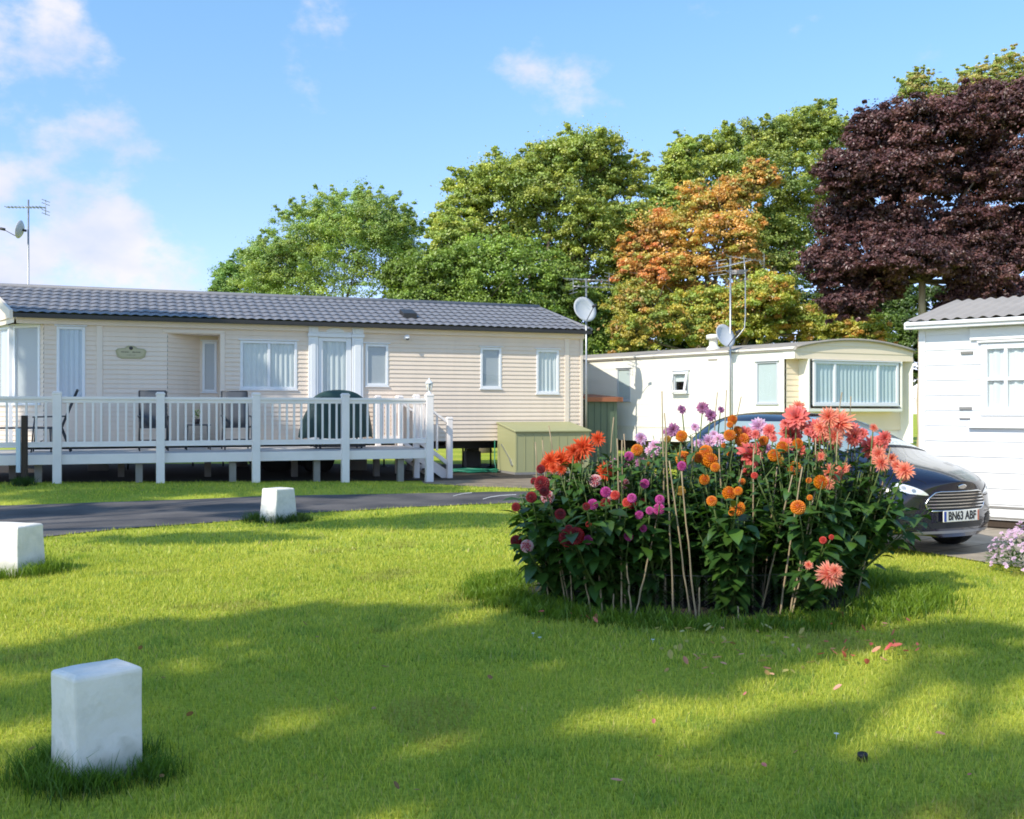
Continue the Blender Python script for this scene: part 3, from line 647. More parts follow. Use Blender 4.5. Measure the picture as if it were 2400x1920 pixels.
# steps off the right end with their own handrail
sy0, sy1 = .98, KD-.2
for k in range(3):
    z = ZD-.17*(k+1); x = .04+k*.24
    m = MB(); m.box(x, x+.27, sy0, sy1, z-.04, z); m.build('step', MT['support'], deck, bevel=.005)
for y in (sy0-.02, sy1):
    m = MB(); m.prism([(0, y, ZD-.03), (.78, y, .10), (.78, y, -.02), (.6, y, -.02), (0, y, ZD-.25)], (0, .03, 0)); m.build('stringer', MT['deckwhite'], deck)
for y in (sy0-.1, sy1+.1):
    post(.70, y, .115, 1.27, -.05)
    m = MB(); m.bar((.05, y, ZD+.12), (.66, y, .32), .05, .08); m.build('bottom_rail', MT['deckwhite'], deck, bevel=.006)
    m = MB(); m.bar((.05, y, ZT-.05), (.66, y, 1.17), .07, .05)
    o = m.build('handrail', MT['deckwhite'], deck, bevel=.006)
    for t in (.3, .62): q = MB(); x = .05+.61*t; q.box(x-.02, x+.02, y-.016, y+.016, ZD+.16+(.2-ZD)*t*.8, ZT-.08-.46*t); q.build('baluster', MT['deckwhite'], o)
# lantern on the corner post
p = kworld(0, 0)
ln = thing('post_lantern', 'small white lantern on the corner post of the deck', 'lantern', (p[0], p[1], ZT+.093), CYAW)
m = MB(); m.lathe([(.055, 0), (.05, .02), (.02, .035), (.02, .06), (.045, .075)], 6); m.build('base', MT['upvc'], ln)
m = MB(); m.lathe([(.045, .076), (.068, .20)], 6); m.build('lamp_glass', MT['lampglass'], ln)
m = MB()
for k in range(6): a = k*pi/3; m.bar((.047*cos(a), .047*sin(a), .075), (.071*cos(a), .071*sin(a), .203), .012, .012)
m.build('cage', MT['upvc'], ln)
m = MB(); m.lathe([(.085, .20), (.08, .215), (.045, .255), (.02, .27), (.015, .30), (.004, .315)], 6); m.build('lid', MT['upvc'], ln)

# ---------------------------------------------------------------- furniture on the deck
def chair(x, y, rz, label):
    wx, wy = kworld(x, y)
    t = thing('garden_chair', label, 'chair', (wx, wy, ZD), CYAW+rz, 'grey chairs on the deck')
    m = MB(); m.grid([[(sx*.235, -.05+.012*(1-abs(sx)), .44+.0*sx), (sx*.235, .2, .425), (sx*.235, .42, .45)] for sx in (-1, -.5, 0, .5, 1)]); s = m.build('seat', MT['textilene'], t)
    so = s.modifiers.new('t', 'SOLIDIFY'); so.thickness = .012
    m = MB(); m.grid([[(sx*.235, -.04-z*.26, .44+z*.70) for sx in (-1, -.5, 0, .5, 1)] for z in (0, .33, .66, 1)]); s = m.build('backrest', MT['textilene'], t)
    so = s.modifiers.new('t', 'SOLIDIFY'); so.thickness = .012
    for sx in (-1, 1):
        m = MB(); m.tube([(sx*.255, .46, 0), (sx*.255, .42, .45), (sx*.255, .40, .63)], .014); m.build('leg', MT['chairframe'], t)
        m = MB(); m.tube([(sx*.255, -.20, 0), (sx*.255, -.04, .43)], .014); m.build('leg', MT['chairframe'], t)
        m = MB(); m.bar((sx*.26, .44, .645), (sx*.26, -.12, .66), .05, .025); m.build('armrest', MT['chairframe'], t, bevel=.006)
        m = MB(); m.tube([(sx*.25, .42, .45), (sx*.25, -.03, .43), (sx*.25, -.31, 1.15)], .015); m.build('frame_rail', MT['chairframe'], t)
    m = MB(); m.tube([(-.25, -.31, 1.15), (.25, -.31, 1.15)], .015); m.tube([(-.25, .3, .2), (.25, .3, .2)], .01); m.build('cross_bar', MT['chairframe'], t)
    return t
# chairs face the railing (their back is the far, high edge)
x1 = RK(358, HY, 1.6)[0]; x2 = RK(550, HY, 1.6)[0]
chair(x1, 1.35, pi, 'grey mesh garden chair below the olive plaque'); chair(x2, 1.35, pi, 'grey mesh garden chair by the wide two pane window')
chair(RK(140, HY, 1.3)[0], 1.2, pi*.5, 'dark garden chair seen from the side by the tall blue net window')
def table(x, y, w, d, h, label):
    wx, wy = kworld(x, y); t = thing('side_table', label, 'table', (wx, wy, ZD), CYAW)
    m = MB(); m.box(-w/2, w/2, -d/2, d/2, h-.03, h); m.build('table_top', MT['textilene'], t, bevel=.006)
    for sx in (-1, 1):
        for sy in (-1, 1): m = MB(); m.tube([(sx*(w/2-.03), sy*(d/2-.03), h-.03), (sx*(w/2-.01), sy*(d/2-.01), 0)], .013); m.build('leg', MT['chairframe'], t)
    return t
xt = RK(462, HY, 1.5)[0]
table(xt, 1.35, .46, .46, .50, 'low dark side table between the two facing chairs')
table(RK(48, HY, 1.3)[0], 1.2, 1.1, .6, .46, 'low dark coffee table at the left end of the deck')
wx, wy = kworld(xt-.02, 1.3)
pp = thing('potted_plant', 'small leafy pot plant on the low table between chairs', 'plant', (wx, wy, ZD+.5))
m = MB(); m.lathe([(.045, 0), (.065, .10), (.06, .10), (.055, .09)], 14); m.build('pot', MT['pot'], pp)
n = 90; v = []; c = []
for k in range(n):
    a = random.uniform(0, 2*pi); r = random.uniform(.0, .09); z = random.uniform(.10, .27); p = Vector((r*cos(a), r*sin(a), z)); d = Vector((cos(a), sin(a), random.uniform(-.2, .8))).normalized()*.05; s = d.cross(Vector((0, 0, 1))).normalized()*.014
    v += [p, p+d*.5+s, p+d, p+d*.5-s]; q = random.uniform(.7, 1.3); c += [(.14*q, .26*q, .03*q)]*4
np_mesh('foliage', [tuple(p) for p in v], np.arange(4*n).reshape(-1, 4), DLEAF, pp, c)
# covered barbecue
bx = RK(792, HY, 1.2)[0]; wx, wy = kworld(bx, 1.1)
bq = thing('covered_barbecue', 'barbecue under a dark green fitted cover by the caravan door', 'barbecue', (wx, wy, ZD), CYAW)
def cover_pt(a, t):
    hw = [.62, .66, .64, .55, .50, .30, .08][0]
    return None
prof = [(.70, .34, .22), (.67, .34, .45), (.60, .33, .68), (.58, .32, .84), (.60, .33, .90), (.50, .30, 1.02), (.36, .24, 1.13), (.18, .14, 1.18), (.02, .02, 1.19)]
rows = []
for k, (hx, hy, z) in enumerate(prof):
    row = []
    for j in range(41):
        a = 2*pi*j/40; ca, sa = cos(a), sin(a); e = .62
        fold = 1+.03*sin(a*7+k)*(1 if k < 5 else .3)+.015*sin(a*15+k*2)
        row.append(((abs(ca)**e)*(1 if ca > 0 else -1)*hx*fold-(.10 if k < 3 else .03)*(1 if ca < 0 else 0), (abs(sa)**e)*(1 if sa > 0 else -1)*hy*fold, z+(.02*sin(a*5) if k == 0 else 0)))
    rows.append(row)
m = MB(); m.grid(rows); m.build('cover', MT['cover'], bq, sub=1)
for sx in (-.42, .42):
    for sy in (-.22, .22): m = MB(); m.tube([(sx, sy, 0), (sx, sy, .5)], .02); m.build('leg', MT['dark_steel'], bq)
m = MB(); m.box(-.55, .5, -.24, -.20, .03, .06); m.box(-.55, .5, .20, .24, .03, .06); m.box(-.5, .45, -.2, .2, .035, .05); m.build('lower_shelf', MT['dark_steel'], bq)
# ================================================================ the cream caravan
SY = radians(-50); S0 = (6.08, 22.0); RS = lambda px, py=HY, yo=0: hit(S0, SY, yo, px, py)
car2 = thing('static_caravan', 'pale cream older caravan with shallow arched roof and bay window end', 'caravan', (S0[0], S0[1], 0), SY)
LS = -9.5; WS = 3.42; SB = .68; SE = 2.80; pitchS = .16
FV = Vector((.259, .966, 0)).normalized(); FN = Vector((FV.y, -FV.x, 0))     # along the front end, and outwards from it
XFF = Matrix(((FV.x, -FN.x, 0, 0), (FV.y, -FN.y, 0, 0), (0, 0, 1, 0), (0, 0, 0, 1)))     # local: x along the front, y into the caravan
fyaw = SY+atan2(FV.y, FV.x); RF = lambda px, py=HY, yo=0: hit(S0, fyaw, yo, px, py)
def archz(s): return SE+.20*(1-(2*s-1)**2)
FR = .30                                                                    # the front wall stands back below the gable
def WSx(a, b, c, d):
    x0, z1 = RS(a, c); x1, z0 = RS(b, d); return [x0, x1, z0, z1]
w1 = WSx(1448, 1477, 866, 938); w2 = WSx(1581, 1613, 873, 918); w3 = WSx(1775, 1822, 851, 944)
m = MB(); clad(m, LS, -FR*.9, SB, SE-.02, [w1, w2, w3], pitch=.30, depth=.005)
clad_f = MB(XFF @ Matrix.Translation((0, FR, 0)))
by0, byz1 = RF(1896, 843); by1, byz0 = RF(2112, 955)
clad(clad_f, 0, WS, .98, SE-.05, [[by0+.05, by1-.05, byz0, byz1-.02]], pitch=.125, depth=.012)
def merge(a, b):
    o_ = len(a.v); a.v += b.v; a.f += [tuple(i+o_ for i in f) for f in b.f]; a.sm += b.sm
m.quad((LS, 0, SB), (LS, WS, SB), (LS, WS, SE), (LS, 0, SE))
e = FV*WS; m.quad((LS, e.y, SB), (e.x, e.y, SB), (e.x, e.y, SE), (LS, e.y, SE))
m.quad((LS, 0, SB), (0, 0, SB), (e.x, e.y, SB), (LS, e.y, SB))
m.build('wall', MT['cream'], car2); clad_f.build('front_wall', MT['creamfront'], car2)
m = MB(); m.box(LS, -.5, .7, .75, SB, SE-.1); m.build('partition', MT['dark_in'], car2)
# gable panel over the bay, arched
m = MB(XFF); zb_ = RF(1960, 843)[1]; ns = 24; pit = .15
k = 0; z = zb_
while z < SE+.2:
    zt = z+pit; row0, row1 = [], []
    for j in range(ns+1):
        s = j/ns; top = archz(s)-.02; a = min(z, top); b = min(zt, top); row0.append((s*WS, -.012, a)); row1.append((s*WS, -.012*(1-(b-z)/pit), b))
    m.grid([row0, row1], sm=False); m.grid([[(p[0], .0, p[2]) for p in row0], row0], sm=False); z = zt
m.quad((0, 0, zb_), (WS, 0, zb_), (WS, FR, zb_), (0, FR, zb_))
m.quad((0, 0, zb_), (0, FR, zb_), (0, FR, SE), (0, 0, SE)); m.quad((WS, 0, zb_), (WS, FR, zb_), (WS, FR, SE), (WS, 0, SE))
m.build('gable_panel', MT['creamfront'], car2)
m = MB(); m.box(-FR*1.0, .0, -.012, .01, zb_, SE); m.build('gable_return', MT['cream'], car2)
# bay window
m = MB(XFF); m.box(by0-.03, by1+.03, -.02, FR-.002, byz0-.10, byz0-.03); m.box(by0-.03, by0+.02, -.02, FR-.002, byz0-.03, zb_-.003); m.box(by1-.02, by1+.03, -.02, FR-.002, byz0-.03, zb_-.003)
m.build('bay_surround', MT['cream'], car2, bevel=.01)
wz1 = RF(1980, 851)[1]; wz0 = RF(1980, 946)[1]; p1 = RF(1909)[0]; p2 = RF(2103)[0]
s1 = (RF(1957)[0]-p1)/(p2-p1); s2 = (RF(2058)[0]-p1)/(p2-p1)
window(car2, p1, p2, wz0, wz1, XFF @ Matrix.Translation((0, .004, 0)), split=(s1, s2), label='three pane bay window with pale turquoise curtains', seed=8, fw=.06, mat_c='curtain_turq')
# skirt set back under the front
m = MB(XFF @ Matrix.Translation((0, FR+.06, 0))); m.box(0.05, WS-.08, 0, .03, SB+.08, .985); m.build('skirt', MT['cream'], car2)
window(car2, *w1, kind='blind', mat_c='blind_pale', label='small window nearest the beige caravan', mat_f='dish', fw=.03, proud=.015)
window(car2, *w3, kind='blind', mat_c='blind_pale', label='tall window with white blind by the bay end', mat_f='dish', fw=.032, proud=.018)
wo = window(car2, *w2, kind='half', mat_c='curtain', label='small window with its pane propped open', fw=.05)
wo.children[0].rotation_euler = (0, 0, 0)
m = MB(Matrix.Translation(((w2[0]+w2[1])/2, -.05, w2[3])) @ Matrix.Rotation(radians(-13), 4, 'X')); hw = (w2[1]-w2[0])/2+.03; hh = w2[3]-w2[2]+.03
m.box(-hw, -hw+.05, -.02, .02, -hh, 0); m.box(hw-.05, hw, -.02, .02, -hh, 0); m.box(-hw+.05, hw-.05, -.02, .02, -hh, -hh+.05); m.box(-hw+.05, hw-.05, -.02, .02, -.05, 0); m.build('casement', MT['upvc'], wo, bevel=.005)
m = MB(); m.box(LS, -.32, -.018, .0, 1.02, 1.06); m.build('moulding', MT['cream'], car2)
for px, py in ((1671, 843), (1452, 844)):
    x, z = RS(px, py); m = MB(); m.box(x-.13, x+.13, -.02, 0, z-.018, z+.018); m.build('vent_slot', MT['creamroof'], car2)
# roof skin
m = MB(); ns = 24
def rp(s, x, lift): q = FV*(s*WS); return (x*(1-0)+q.x if x > -1 else x, q.y, archz(s)+lift)
prof0 = [(-.02, -.08)]+[(j/ns, 0) for j in range(ns+1)]+[(1.02, -.08)]
rows = []
for x in (LS, -2, 0, .06):
    row = []
    for s, l in prof0:
        q = FV*(min(max(s, 0), 1)*WS); sx = q.x*(1 if x > -1 else .3); yy = q.y-(.05 if s < 0 else -.05 if s > 1 else 0)
        row.append((x+sx, yy, archz(min(max(s, 0), 1))+l+(.01 if x > 0 else 0)))
    rows.append(row)
m.grid(rows); m.build('roof', MT['creamroof'], car2)
m = MB(XFF)
m.tube([(j/ns*WS, -.05, archz(j/ns)-.01) for j in range(ns+1)], .032, 6); m.build('roof_trim', MT['creamroof'], car2)
m = MB(); m.box(LS, -.0, -.06, -.02, SE-.05, SE-.012); m.build('gutter', MT['cream'], car2)
fx, fz = RS(1672, 800, .35); q = MB(); q.lathe([(.17, SE+.02), (.16, SE+.10), (.10, SE+.16), (.10, SE+.30), (.17, SE+.31), (.17, SE+.40), (.10, SE+.42)], 14, (fx, .35, 0)); q.build('flue', MT['cream'], car2)
for x, y in ((-2, .8), (-5, .8), (-2, 2.8), (-5, 2.8), (-.6, 1.6)):
    m = MB(); m.box(x-.2, x+.2, y-.2, y+.2, 0, SB-.002); m.build('block_pier', MT['concrete'], car2)
m = MB(); m.box(LS+.1, -.4, 1.2, 1.3, .35, SB-.002); m.box(LS+.1, -.4, 2.4, 2.5, .35, SB-.002); m.build('chassis', MT['dark_steel'], car2)

# ================================================================ the white chalet at the right edge
HYW = radians(-40); HC = (5.08, 12.7); RC = lambda px, py=HY, yo=0: hit(HC, HYW, yo, px, py)
chl = thing('chalet', 'white weatherboarded chalet with grey corrugated roof at the right edge', 'chalet', (HC[0], HC[1], 0), HYW)
HL = 5.2; HD = 3.6; HE = RC(2164, 770)[1]
wx0, wz1 = RC(2308, 812); wz0 = RC(2308, 962)[1]; wx1 = wx0+1.15
hole = [wx0, wx1, wz0, wz1]
m = MB(); clad(m, 0, HL, .12, HE, [hole], pitch=.185, depth=.012)
m.quad((0, 0, .05), (0, HD, .05), (0, HD, HE), (0, 0, HE)); m.quad((HL, 0, .05), (HL, HD, .05), (HL, HD, HE), (HL, 0, HE)); m.quad((0, HD, .05), (HL, HD, .05), (HL, HD, HE), (0, HD, HE))
m.build('wall', MT['chalet'], chl)
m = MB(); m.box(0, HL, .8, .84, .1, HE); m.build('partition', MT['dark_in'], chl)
m = MB(); m.box(-.03, .05, -.02, .04, .12, HE); m.build('corner_board', MT['chalet'], chl, bevel=.005)
m = MB(); m.box(0, HL, .02, .05, .03, .12); m.build('plinth', MT['timber'], chl)
for z in (RC(2308, 1187)[1], RC(2308, 1212)[1]):
    m = MB(); m.box(RC(2290)[0], HL, -.016, -.004, z-.012, z+.012); m.build('skirt_groove', MT['concrete'], chl)
bm = (wx0+wx1)/2; zt = RC(2308, 889)[1]
x2 = RC(2358)[0]
window(chl, *hole, mat_c='curtain', label='white small paned window with white net curtain', fw=.07, bars=[(x2-.02, x2+.02, wz0, wz1), (x2+.36, x2+.4, wz0, wz1), (wx0, wx1, zt-.02, zt+.02)], seed=9)
m = MB(); m.box(wx0-.16, wx1+.16, -.045, .0, wz1+.075, wz1+.22); m.build('head_board', MT['chalet'], chl, bevel=.005)
m = MB(); m.box(wx0-.18, wx1+.18, -.07, 0, wz0-.21, wz0-.17); m.box(wx0-.14, wx1+.14, -.04, 0, wz0-.1702, wz0-.075); m.build('window_sill', MT['chalet'], chl, bevel=.005)
for px, py, w, h in ((2267, 827, .14, .034), (2264, 957, .145, .034), (2262, 981, .125, .016)):
    x, z = RC(px, py); m = MB(); m.box(x-w/2, x+w/2, -.03, 0, z-h/2, z+h/2); m.build('vent_slot', MT['concrete'], chl, bevel=.004)
rs = .41; ov = .16
def corr(m, x0, x1, y0, y1, z0, z1):
    n = int((x1-x0)/.018); rows = []
    for t in np.linspace(0, 1, 9):
        rows.append([(x0+(x1-x0)*j/n, y0+(y1-y0)*t, z0+(z1-z0)*t+.013*sin(2*pi*(x0+(x1-x0)*j/n)/.145)+(.006 if t > .5 else 0)) for j in range(n+1)])
    m.grid(rows)
m = MB(); corr(m, -.13, HL+.1, -ov, HD/2, HE+.09, HE+.09+rs); corr(m, -.13, HL+.1, HD+ov, HD/2, HE+.09, HE+.09+rs); rf_ = m.build('roof', MT['corr'], chl)
m = MB(); m.box(-.15, HL+.1, -ov-.04, -ov+.03, HE-.02, HE+.068); m.box(-.13, HL+.1, -ov-.07, -ov-.041, HE+.02, HE+.065); m.build('gutter', MT['chalet'], rf_, bevel=.012)
m = MB(); m.prism([(-.14, -ov, HE+.0), (-.14, -ov, HE+.075), (-.14, HD/2, HE+.075+rs), (-.14, HD+ov, HE+.075), (-.14, HD+ov, HE), (-.14, HD/2, HE-.0+rs)], (.03, 0, 0)); m.build('bargeboard', MT['chalet'], rf_)
m = MB(); m.box(-.16, HL, -ov+.03, 0, HE-.01, HE+.01); m.poly([(0, 0, HE), (0, HD, HE), (0, HD/2, HE+.05+rs)]); m.build('soffit', MT['chalet'], rf_)

# ================================================================ locker, tall shed, hose
Lx, Ly = .075, 22.55
lk = thing('storage_locker', 'olive green metal storage locker with sloping lid against the beige caravan', 'locker', (Lx, Ly, 0), CYAW)
lw, ld, lf, lb = 1.80, 1.15, .95, 1.13
m = MB()
m.prism([(0, 0, .06), (0, 0, lf), (0, ld, lb), (0, ld, .06)], (lw, 0, 0))
for k in range(9): x = .02+k*(lw-.06)/8.6; m.box(x, x+.012, -.010, 0, .10, lf-.03)
b_ = m.build('body', MT['locker'], lk, bevel=.006)
m = MB(); m.prism([(-.03, -.05, lf-.005), (-.03, -.05, lf+.03), (-.03, ld, lb+.035), (-.03, ld, lb)], (lw+.06, 0, 0)); m.build('lid', MT['locker'], lk, bevel=.008)
m = MB(); m.box(-.02, lw+.02, -.02, ld, 0, .06); m.build('base', MT['concrete'], lk)
m = MB(); m.bar((-.012, ld*.75, .66), (-.012, .22, .28), .02, .02); m.bar((-.014, .30, .34), (-.014, .16, .20), .04, .03); m.build('stay_bar', MT['steel'], lk)
hx, hy = at(1373, HY, 24.9).x, 24.9
sh = thing('metal_shed', 'tall narrow dark green shed with red brown roof between the two caravans', 'shed', (hx+.02, hy, 0), CYAW)
sw = .83; sd_ = 1.5; s_h = 1.4+32*24.9/F
m = MB(); m.box(0, sw, 0, sd_, .02, s_h-.03)
for k in range(5): x = .04+k*(sw-.08)/4.4; m.box(x, x+.02, -.012, 0, .05, s_h-.05)
m.build('body', MT['shed'], sh, bevel=.005)
m = MB(); m.prism([(-.04, -.10, s_h-.028), (-.04, -.10, s_h+.02), (-.04, sd_+.06, s_h+.12), (-.04, sd_+.06, s_h+.07)], (sw+.14, 0, 0)); m.box(-.04, sw+.1, -.12, -.10, s_h-.09, s_h+.02); m.build('roof', MT['rust'], sh, bevel=.005)
p0 = ground_at(1010, 1112); pts = []
for k in range(160):
    a = k*.5; r = .32+.10*sin(k*.9); pts.append((p0.x+.75+r*1.9*cos(a)+.05*sin(k*1.7), p0.y+.5+r*.8*sin(a), .02+.012*(k % 5)+.03*(k/160)))
e_ = Vector(pts[-1]); pts += [tuple(e_+Vector((.5, .0, 0))), tuple(Vector((Lx-.42, Ly+.55, .03))), tuple(Vector((Lx-.47, Ly+.75, .25))), tuple(Vector((Lx-.47, Ly+.9, .75)))]
m = MB(); m.tube(pts, .012, 5); tag(m.build('garden_hose', MT['hose']), 'loose green garden hose lying on the paving beside the deck steps', 'hose')

# ================================================================ aerials and dishes
def yagi(m, c, L, az, n, el, tilt=0, r=.007, er=.005, refl=True):
    """a TV aerial: boom along az, n elements of length el"""
    d = Vector((cos(az), sin(az), tilt)).normalized(); s = Vector((-sin(az), cos(az), 0)); c = Vector(c)
    m.tube([c-d*L*.5, c+d*L*.5], r, 6)
    for k in range(n):
        p = c-d*L*.42+d*(L*.9*k/(n-1)); h = el*(1-.3*k/n)/2
        m.tube([p-s*h, p+s*h], er, 4)
    if refl:
        p = c-d*L*.5
        for z in (-.16, -.08, .08, .16): m.tube([p-s*el*.55+Vector((0, 0, z)), p+s*el*.55+Vector((0, 0, z))], er, 4)
        m.tube([p+Vector((0, 0, -.18)), p+Vector((0, 0, .18))], er, 4)
def dish(parent, c, az, el, r=.30):
    d = Vector((cos(az)*cos(el), sin(az)*cos(el), sin(el))); R = d.to_track_quat('Z', 'Y').to_matrix()
    m = MB(); pr = [(.01, -.06), (r*.4, -.05), (r*.75, -.022), (r, .02), (r, .03), (r*.75, -.01), (r*.4, -.036), (.01, -.045)]
    m.lathe([(a*1, b) for a, b in pr], 28, c, R); di = m.build('dish', MT['dish'], parent)
    m = MB(); C = Vector(c); f = C+d*.42+Vector((0, 0, -.08)); m.tube([C+R @ Vector((0, -r*.9, .0)), f], .010, 6); m.tube([C-d*.05, C-d*.14], .03, 8); m.build('feed_arm', MT['dark_steel'], di)
    m = MB(); m.tube([f-d*.05, f+d*.06], .034, 10); m.build('receiver', MT['dark_steel'], di)
# behind the ridge of the beige caravan, far left
q = at(66, 672, 24.5)
am = thing('aerial_mast', 'thin mast with TV aerial and small dish above the left end of the tiled roof', 'aerial', (q.x, q.y, 0))
zt = at(66, 478, 24.5).z
m = MB(); m.tube([(0, 0, 0), (0, 0, zt+.1)], .022, 8); m.build('mast', MT['steel'], am)
m = MB(); yagi(m, (-.06, 0, zt-.08), .98, radians(176), 11, .34, tilt=.02, r=.012, er=.008); m.build('yagi_aerial', MT['steel'], am)
dish(am, (-.17, -.04, zt-.62), radians(183), radians(12), .22)
# pole at the right end of the beige caravan
q = at(1374, 760, 24.2)
am = thing('aerial_mast', 'pole with grey dish and aerial at the right end of the beige caravan', 'aerial', (q.x, q.y, 0))
zd = at(1369, 727, 24.2).z
m = MB(); m.tube([(0, 0, .0), (0, 0, zd+.75)], .022, 8); m.build('mast', MT['steel'], am)
dish(am, (-.05, -.14, zd), radians(-60), radians(18), .31)
m = MB(); yagi(m, (.02, 0, zd+.72), 1.15, radians(150), 10, .44, tilt=.1, r=.012, er=.007); yagi(m, (.06, 0, zd+.55), .8, radians(20), 7, .42, r=.010, er=.007); m.build('yagi_aerial', MT['steel'], am)
# pole on the cream caravan
zq = 22.6
ox, oz = RS(1712, 925, -.08); wxy = (S0[0]+ox*cos(SY)+.08*sin(SY), S0[1]+ox*sin(SY)-.08*cos(SY)); zq = wxy[1]
am = thing('aerial_mast', 'tall pole with dish and tangled aerials against the cream caravan wall', 'aerial', (wxy[0], wxy[1], 0))
zt = 1.4+(HY-625)/F*zq; zd = 1.4+(HY-789)/F*zq
m = MB(); m.tube([(.0, 0, .0), (.0, 0, zt+.2)], .022, 8); m.build('mast', MT['steel'], am)
bxo = (1747-1712)/F*zq
m = MB(); m.tube([(.05, .0, zd-.10), (bxo*.55, 0, zd+.02), (bxo*.95, 0, zd+.20), (bxo, 0, zd+.5), (bxo, 0, zt-.2), (bxo*.9, 0, zt+.25)], .014, 6); m.build('mast', MT['steel'], am)
dish(am, (-.16, -.16, zd), radians(-55), radians(20), .28)
m = MB(); yagi(m, (.05, 0, zt+.05), 1.0, radians(35), 9, .5, tilt=.25, er=.007); yagi(m, (bxo, 0, zt+.18), .85, radians(160), 8, .5, tilt=.2, er=.007); yagi(m, (bxo*.5, 0, zt-.12), .7, radians(80), 6, .45, er=.007, refl=False); m.build('yagi_aerial', MT['steel'], am)

# ================================================================ small posts and the painted blocks
q = at(51, 1134, 17.4); gg = gz(q.x, q.y)
tp = thing('timber_post', 'dark timber post with a narrow white board in front of the deck', 'post', (q.x, q.y, gg), radians(8))
ph = at(50, 974, 17.4).z-gg
m = MB(); m.box(-.0, .085, -.04, .06, -.1, ph); m.build('post', MT['timber'], tp, bevel=.008)
m = MB(); m.box(-.075, -.004, -.06, -.02, .22, ph-.22); m.build('sign_board', mat('blue_white_board', (.55, .66, .72), .4, .08, 4, .03), tp, bevel=.004)
def block(px0, px1, py_base, w_top, w_bot, d, h, yaw, label, seed):
    Y = H*F/(py_base-HY); x = ((px0+px1)/2-1200)/F*Y
    b = MB(); r = random.Random(seed); n = 7
    def ring(z, w, dd, inset=0):
        pts = []
        for (sx, sy) in ((-1, -1), (1, -1), (1, 1), (-1, 1)):
            pts.append((sx*(w/2-inset), sy*(dd/2-inset)))
        out = []
        for i in range(4):
            a = Vector(pts[i]); c = Vector(pts[(i+1) % 4])
            for t in np.linspace(0, 1, n, endpoint=False):
                p = a.lerp(c, t)
                out.append((p.x+.005*noise.noise(Vector((p.x*9, p.y*9, z*7+seed))), p.y+.005*noise.noise(Vector((p.x*9+5, p.y*9, z*7+seed))), z))
        return out
    hs = np.linspace(-.05, h, 9); rings = []
    for z in hs: t = max(0, z/h); rings.append(ring(z, w_bot+(w_top-w_bot)*t, d+(d*.9-d)*t))
    top = ring(h, w_top, d*.9, .02); rings.append([(p[0], p[1], h+.008+.006*noise.noise(Vector((p[0]*8, p[1]*8, seed)))) for p in top])
    idx = [[b.pt(p) for p in rg] for rg in rings]
    for a, c in zip(idx, idx[1:]):
        for j in range(len(a)): b.face([a[j], a[(j+1) % len(a)], c[(j+1) % len(a)], c[j]])
    b.face(idx[-1])
    o = b.build('marker_block', MT['block'], None, bevel=.011, seg=2)
    o.location = (x, Y+d*.55, gz(x, Y)); o.rotation_euler = (0, 0, yaw)
    return tag(o, label, 'block', 'whitewashed marker blocks on the lawn'), (x, Y+d*.55)
B1 = block(92, 296, 1842, .27, .255, .24, .405, radians(46), 'white marker block nearest the camera, bluish in shade, at lower left', 1)[1]
B2 = block(-105, 80, 1350, .53, .56, .34, .415, radians(-16), 'white marker block cut by the left edge, in full sun by the road', 2)[1]
B3 = block(604, 686, 1226, .29, .36, .32, .42, radians(52), 'tapered white marker block far off at the near road edge', 3)[1]
# ================================================================ the parked car
def half_sections():
    # x, sweep, then eight (y, z) points from the sill to the roof centre
    S = [(1.95, .36, [(.56, .20), (.66, .29), (.68, .46), (.63, .60), (.50, .695), (.36, .735), (.18, .755), (0, .76)]),
         (1.72, .20, [(.66, .19), (.765, .30), (.80, .50), (.765, .68), (.64, .80), (.45, .845), (.22, .865), (0, .87)]),
         (1.30, .06, [(.68, .19), (.80, .30), (.845, .55), (.81, .79), (.70, .905), (.50, .945), (.25, .965), (0, .97)]),
         (.98, .01, [(.69, .19), (.81, .30), (.855, .58), (.84, .87), (.755, .965), (.62, 1.01), (.32, 1.055), (0, 1.065)]),
         (.48, .0, [(.69, .19), (.81, .30), (.855, .58), (.845, .90), (.775, 1.0), (.625, 1.22), (.33, 1.285), (0, 1.30)]),
         (-.02, .0, [(.69, .19), (.81, .30), (.855, .58), (.845, .92), (.775, 1.01), (.595, 1.375), (.32, 1.435), (0, 1.45)]),
         (-.85, .0, [(.69, .19), (.81, .30), (.86, .58), (.85, .95), (.775, 1.04), (.575, 1.405), (.31, 1.465), (0, 1.48)]),
         (-1.45, .0, [(.68, .20), (.80, .31), (.855, .60), (.84, .97), (.75, 1.07), (.545, 1.36), (.30, 1.42), (0, 1.435)]),
         (-1.80, .08, [(.66, .22), (.76, .32), (.81, .60), (.785, .92), (.69, 1.04), (.51, 1.17), (.28, 1.20), (0, 1.21)]),
         (-1.95, .14, [(.60, .25), (.70, .34), (.73, .58), (.70, .82), (.60, .95), (.44, .985), (.22, .995), (0, 1.0)])]
    return S
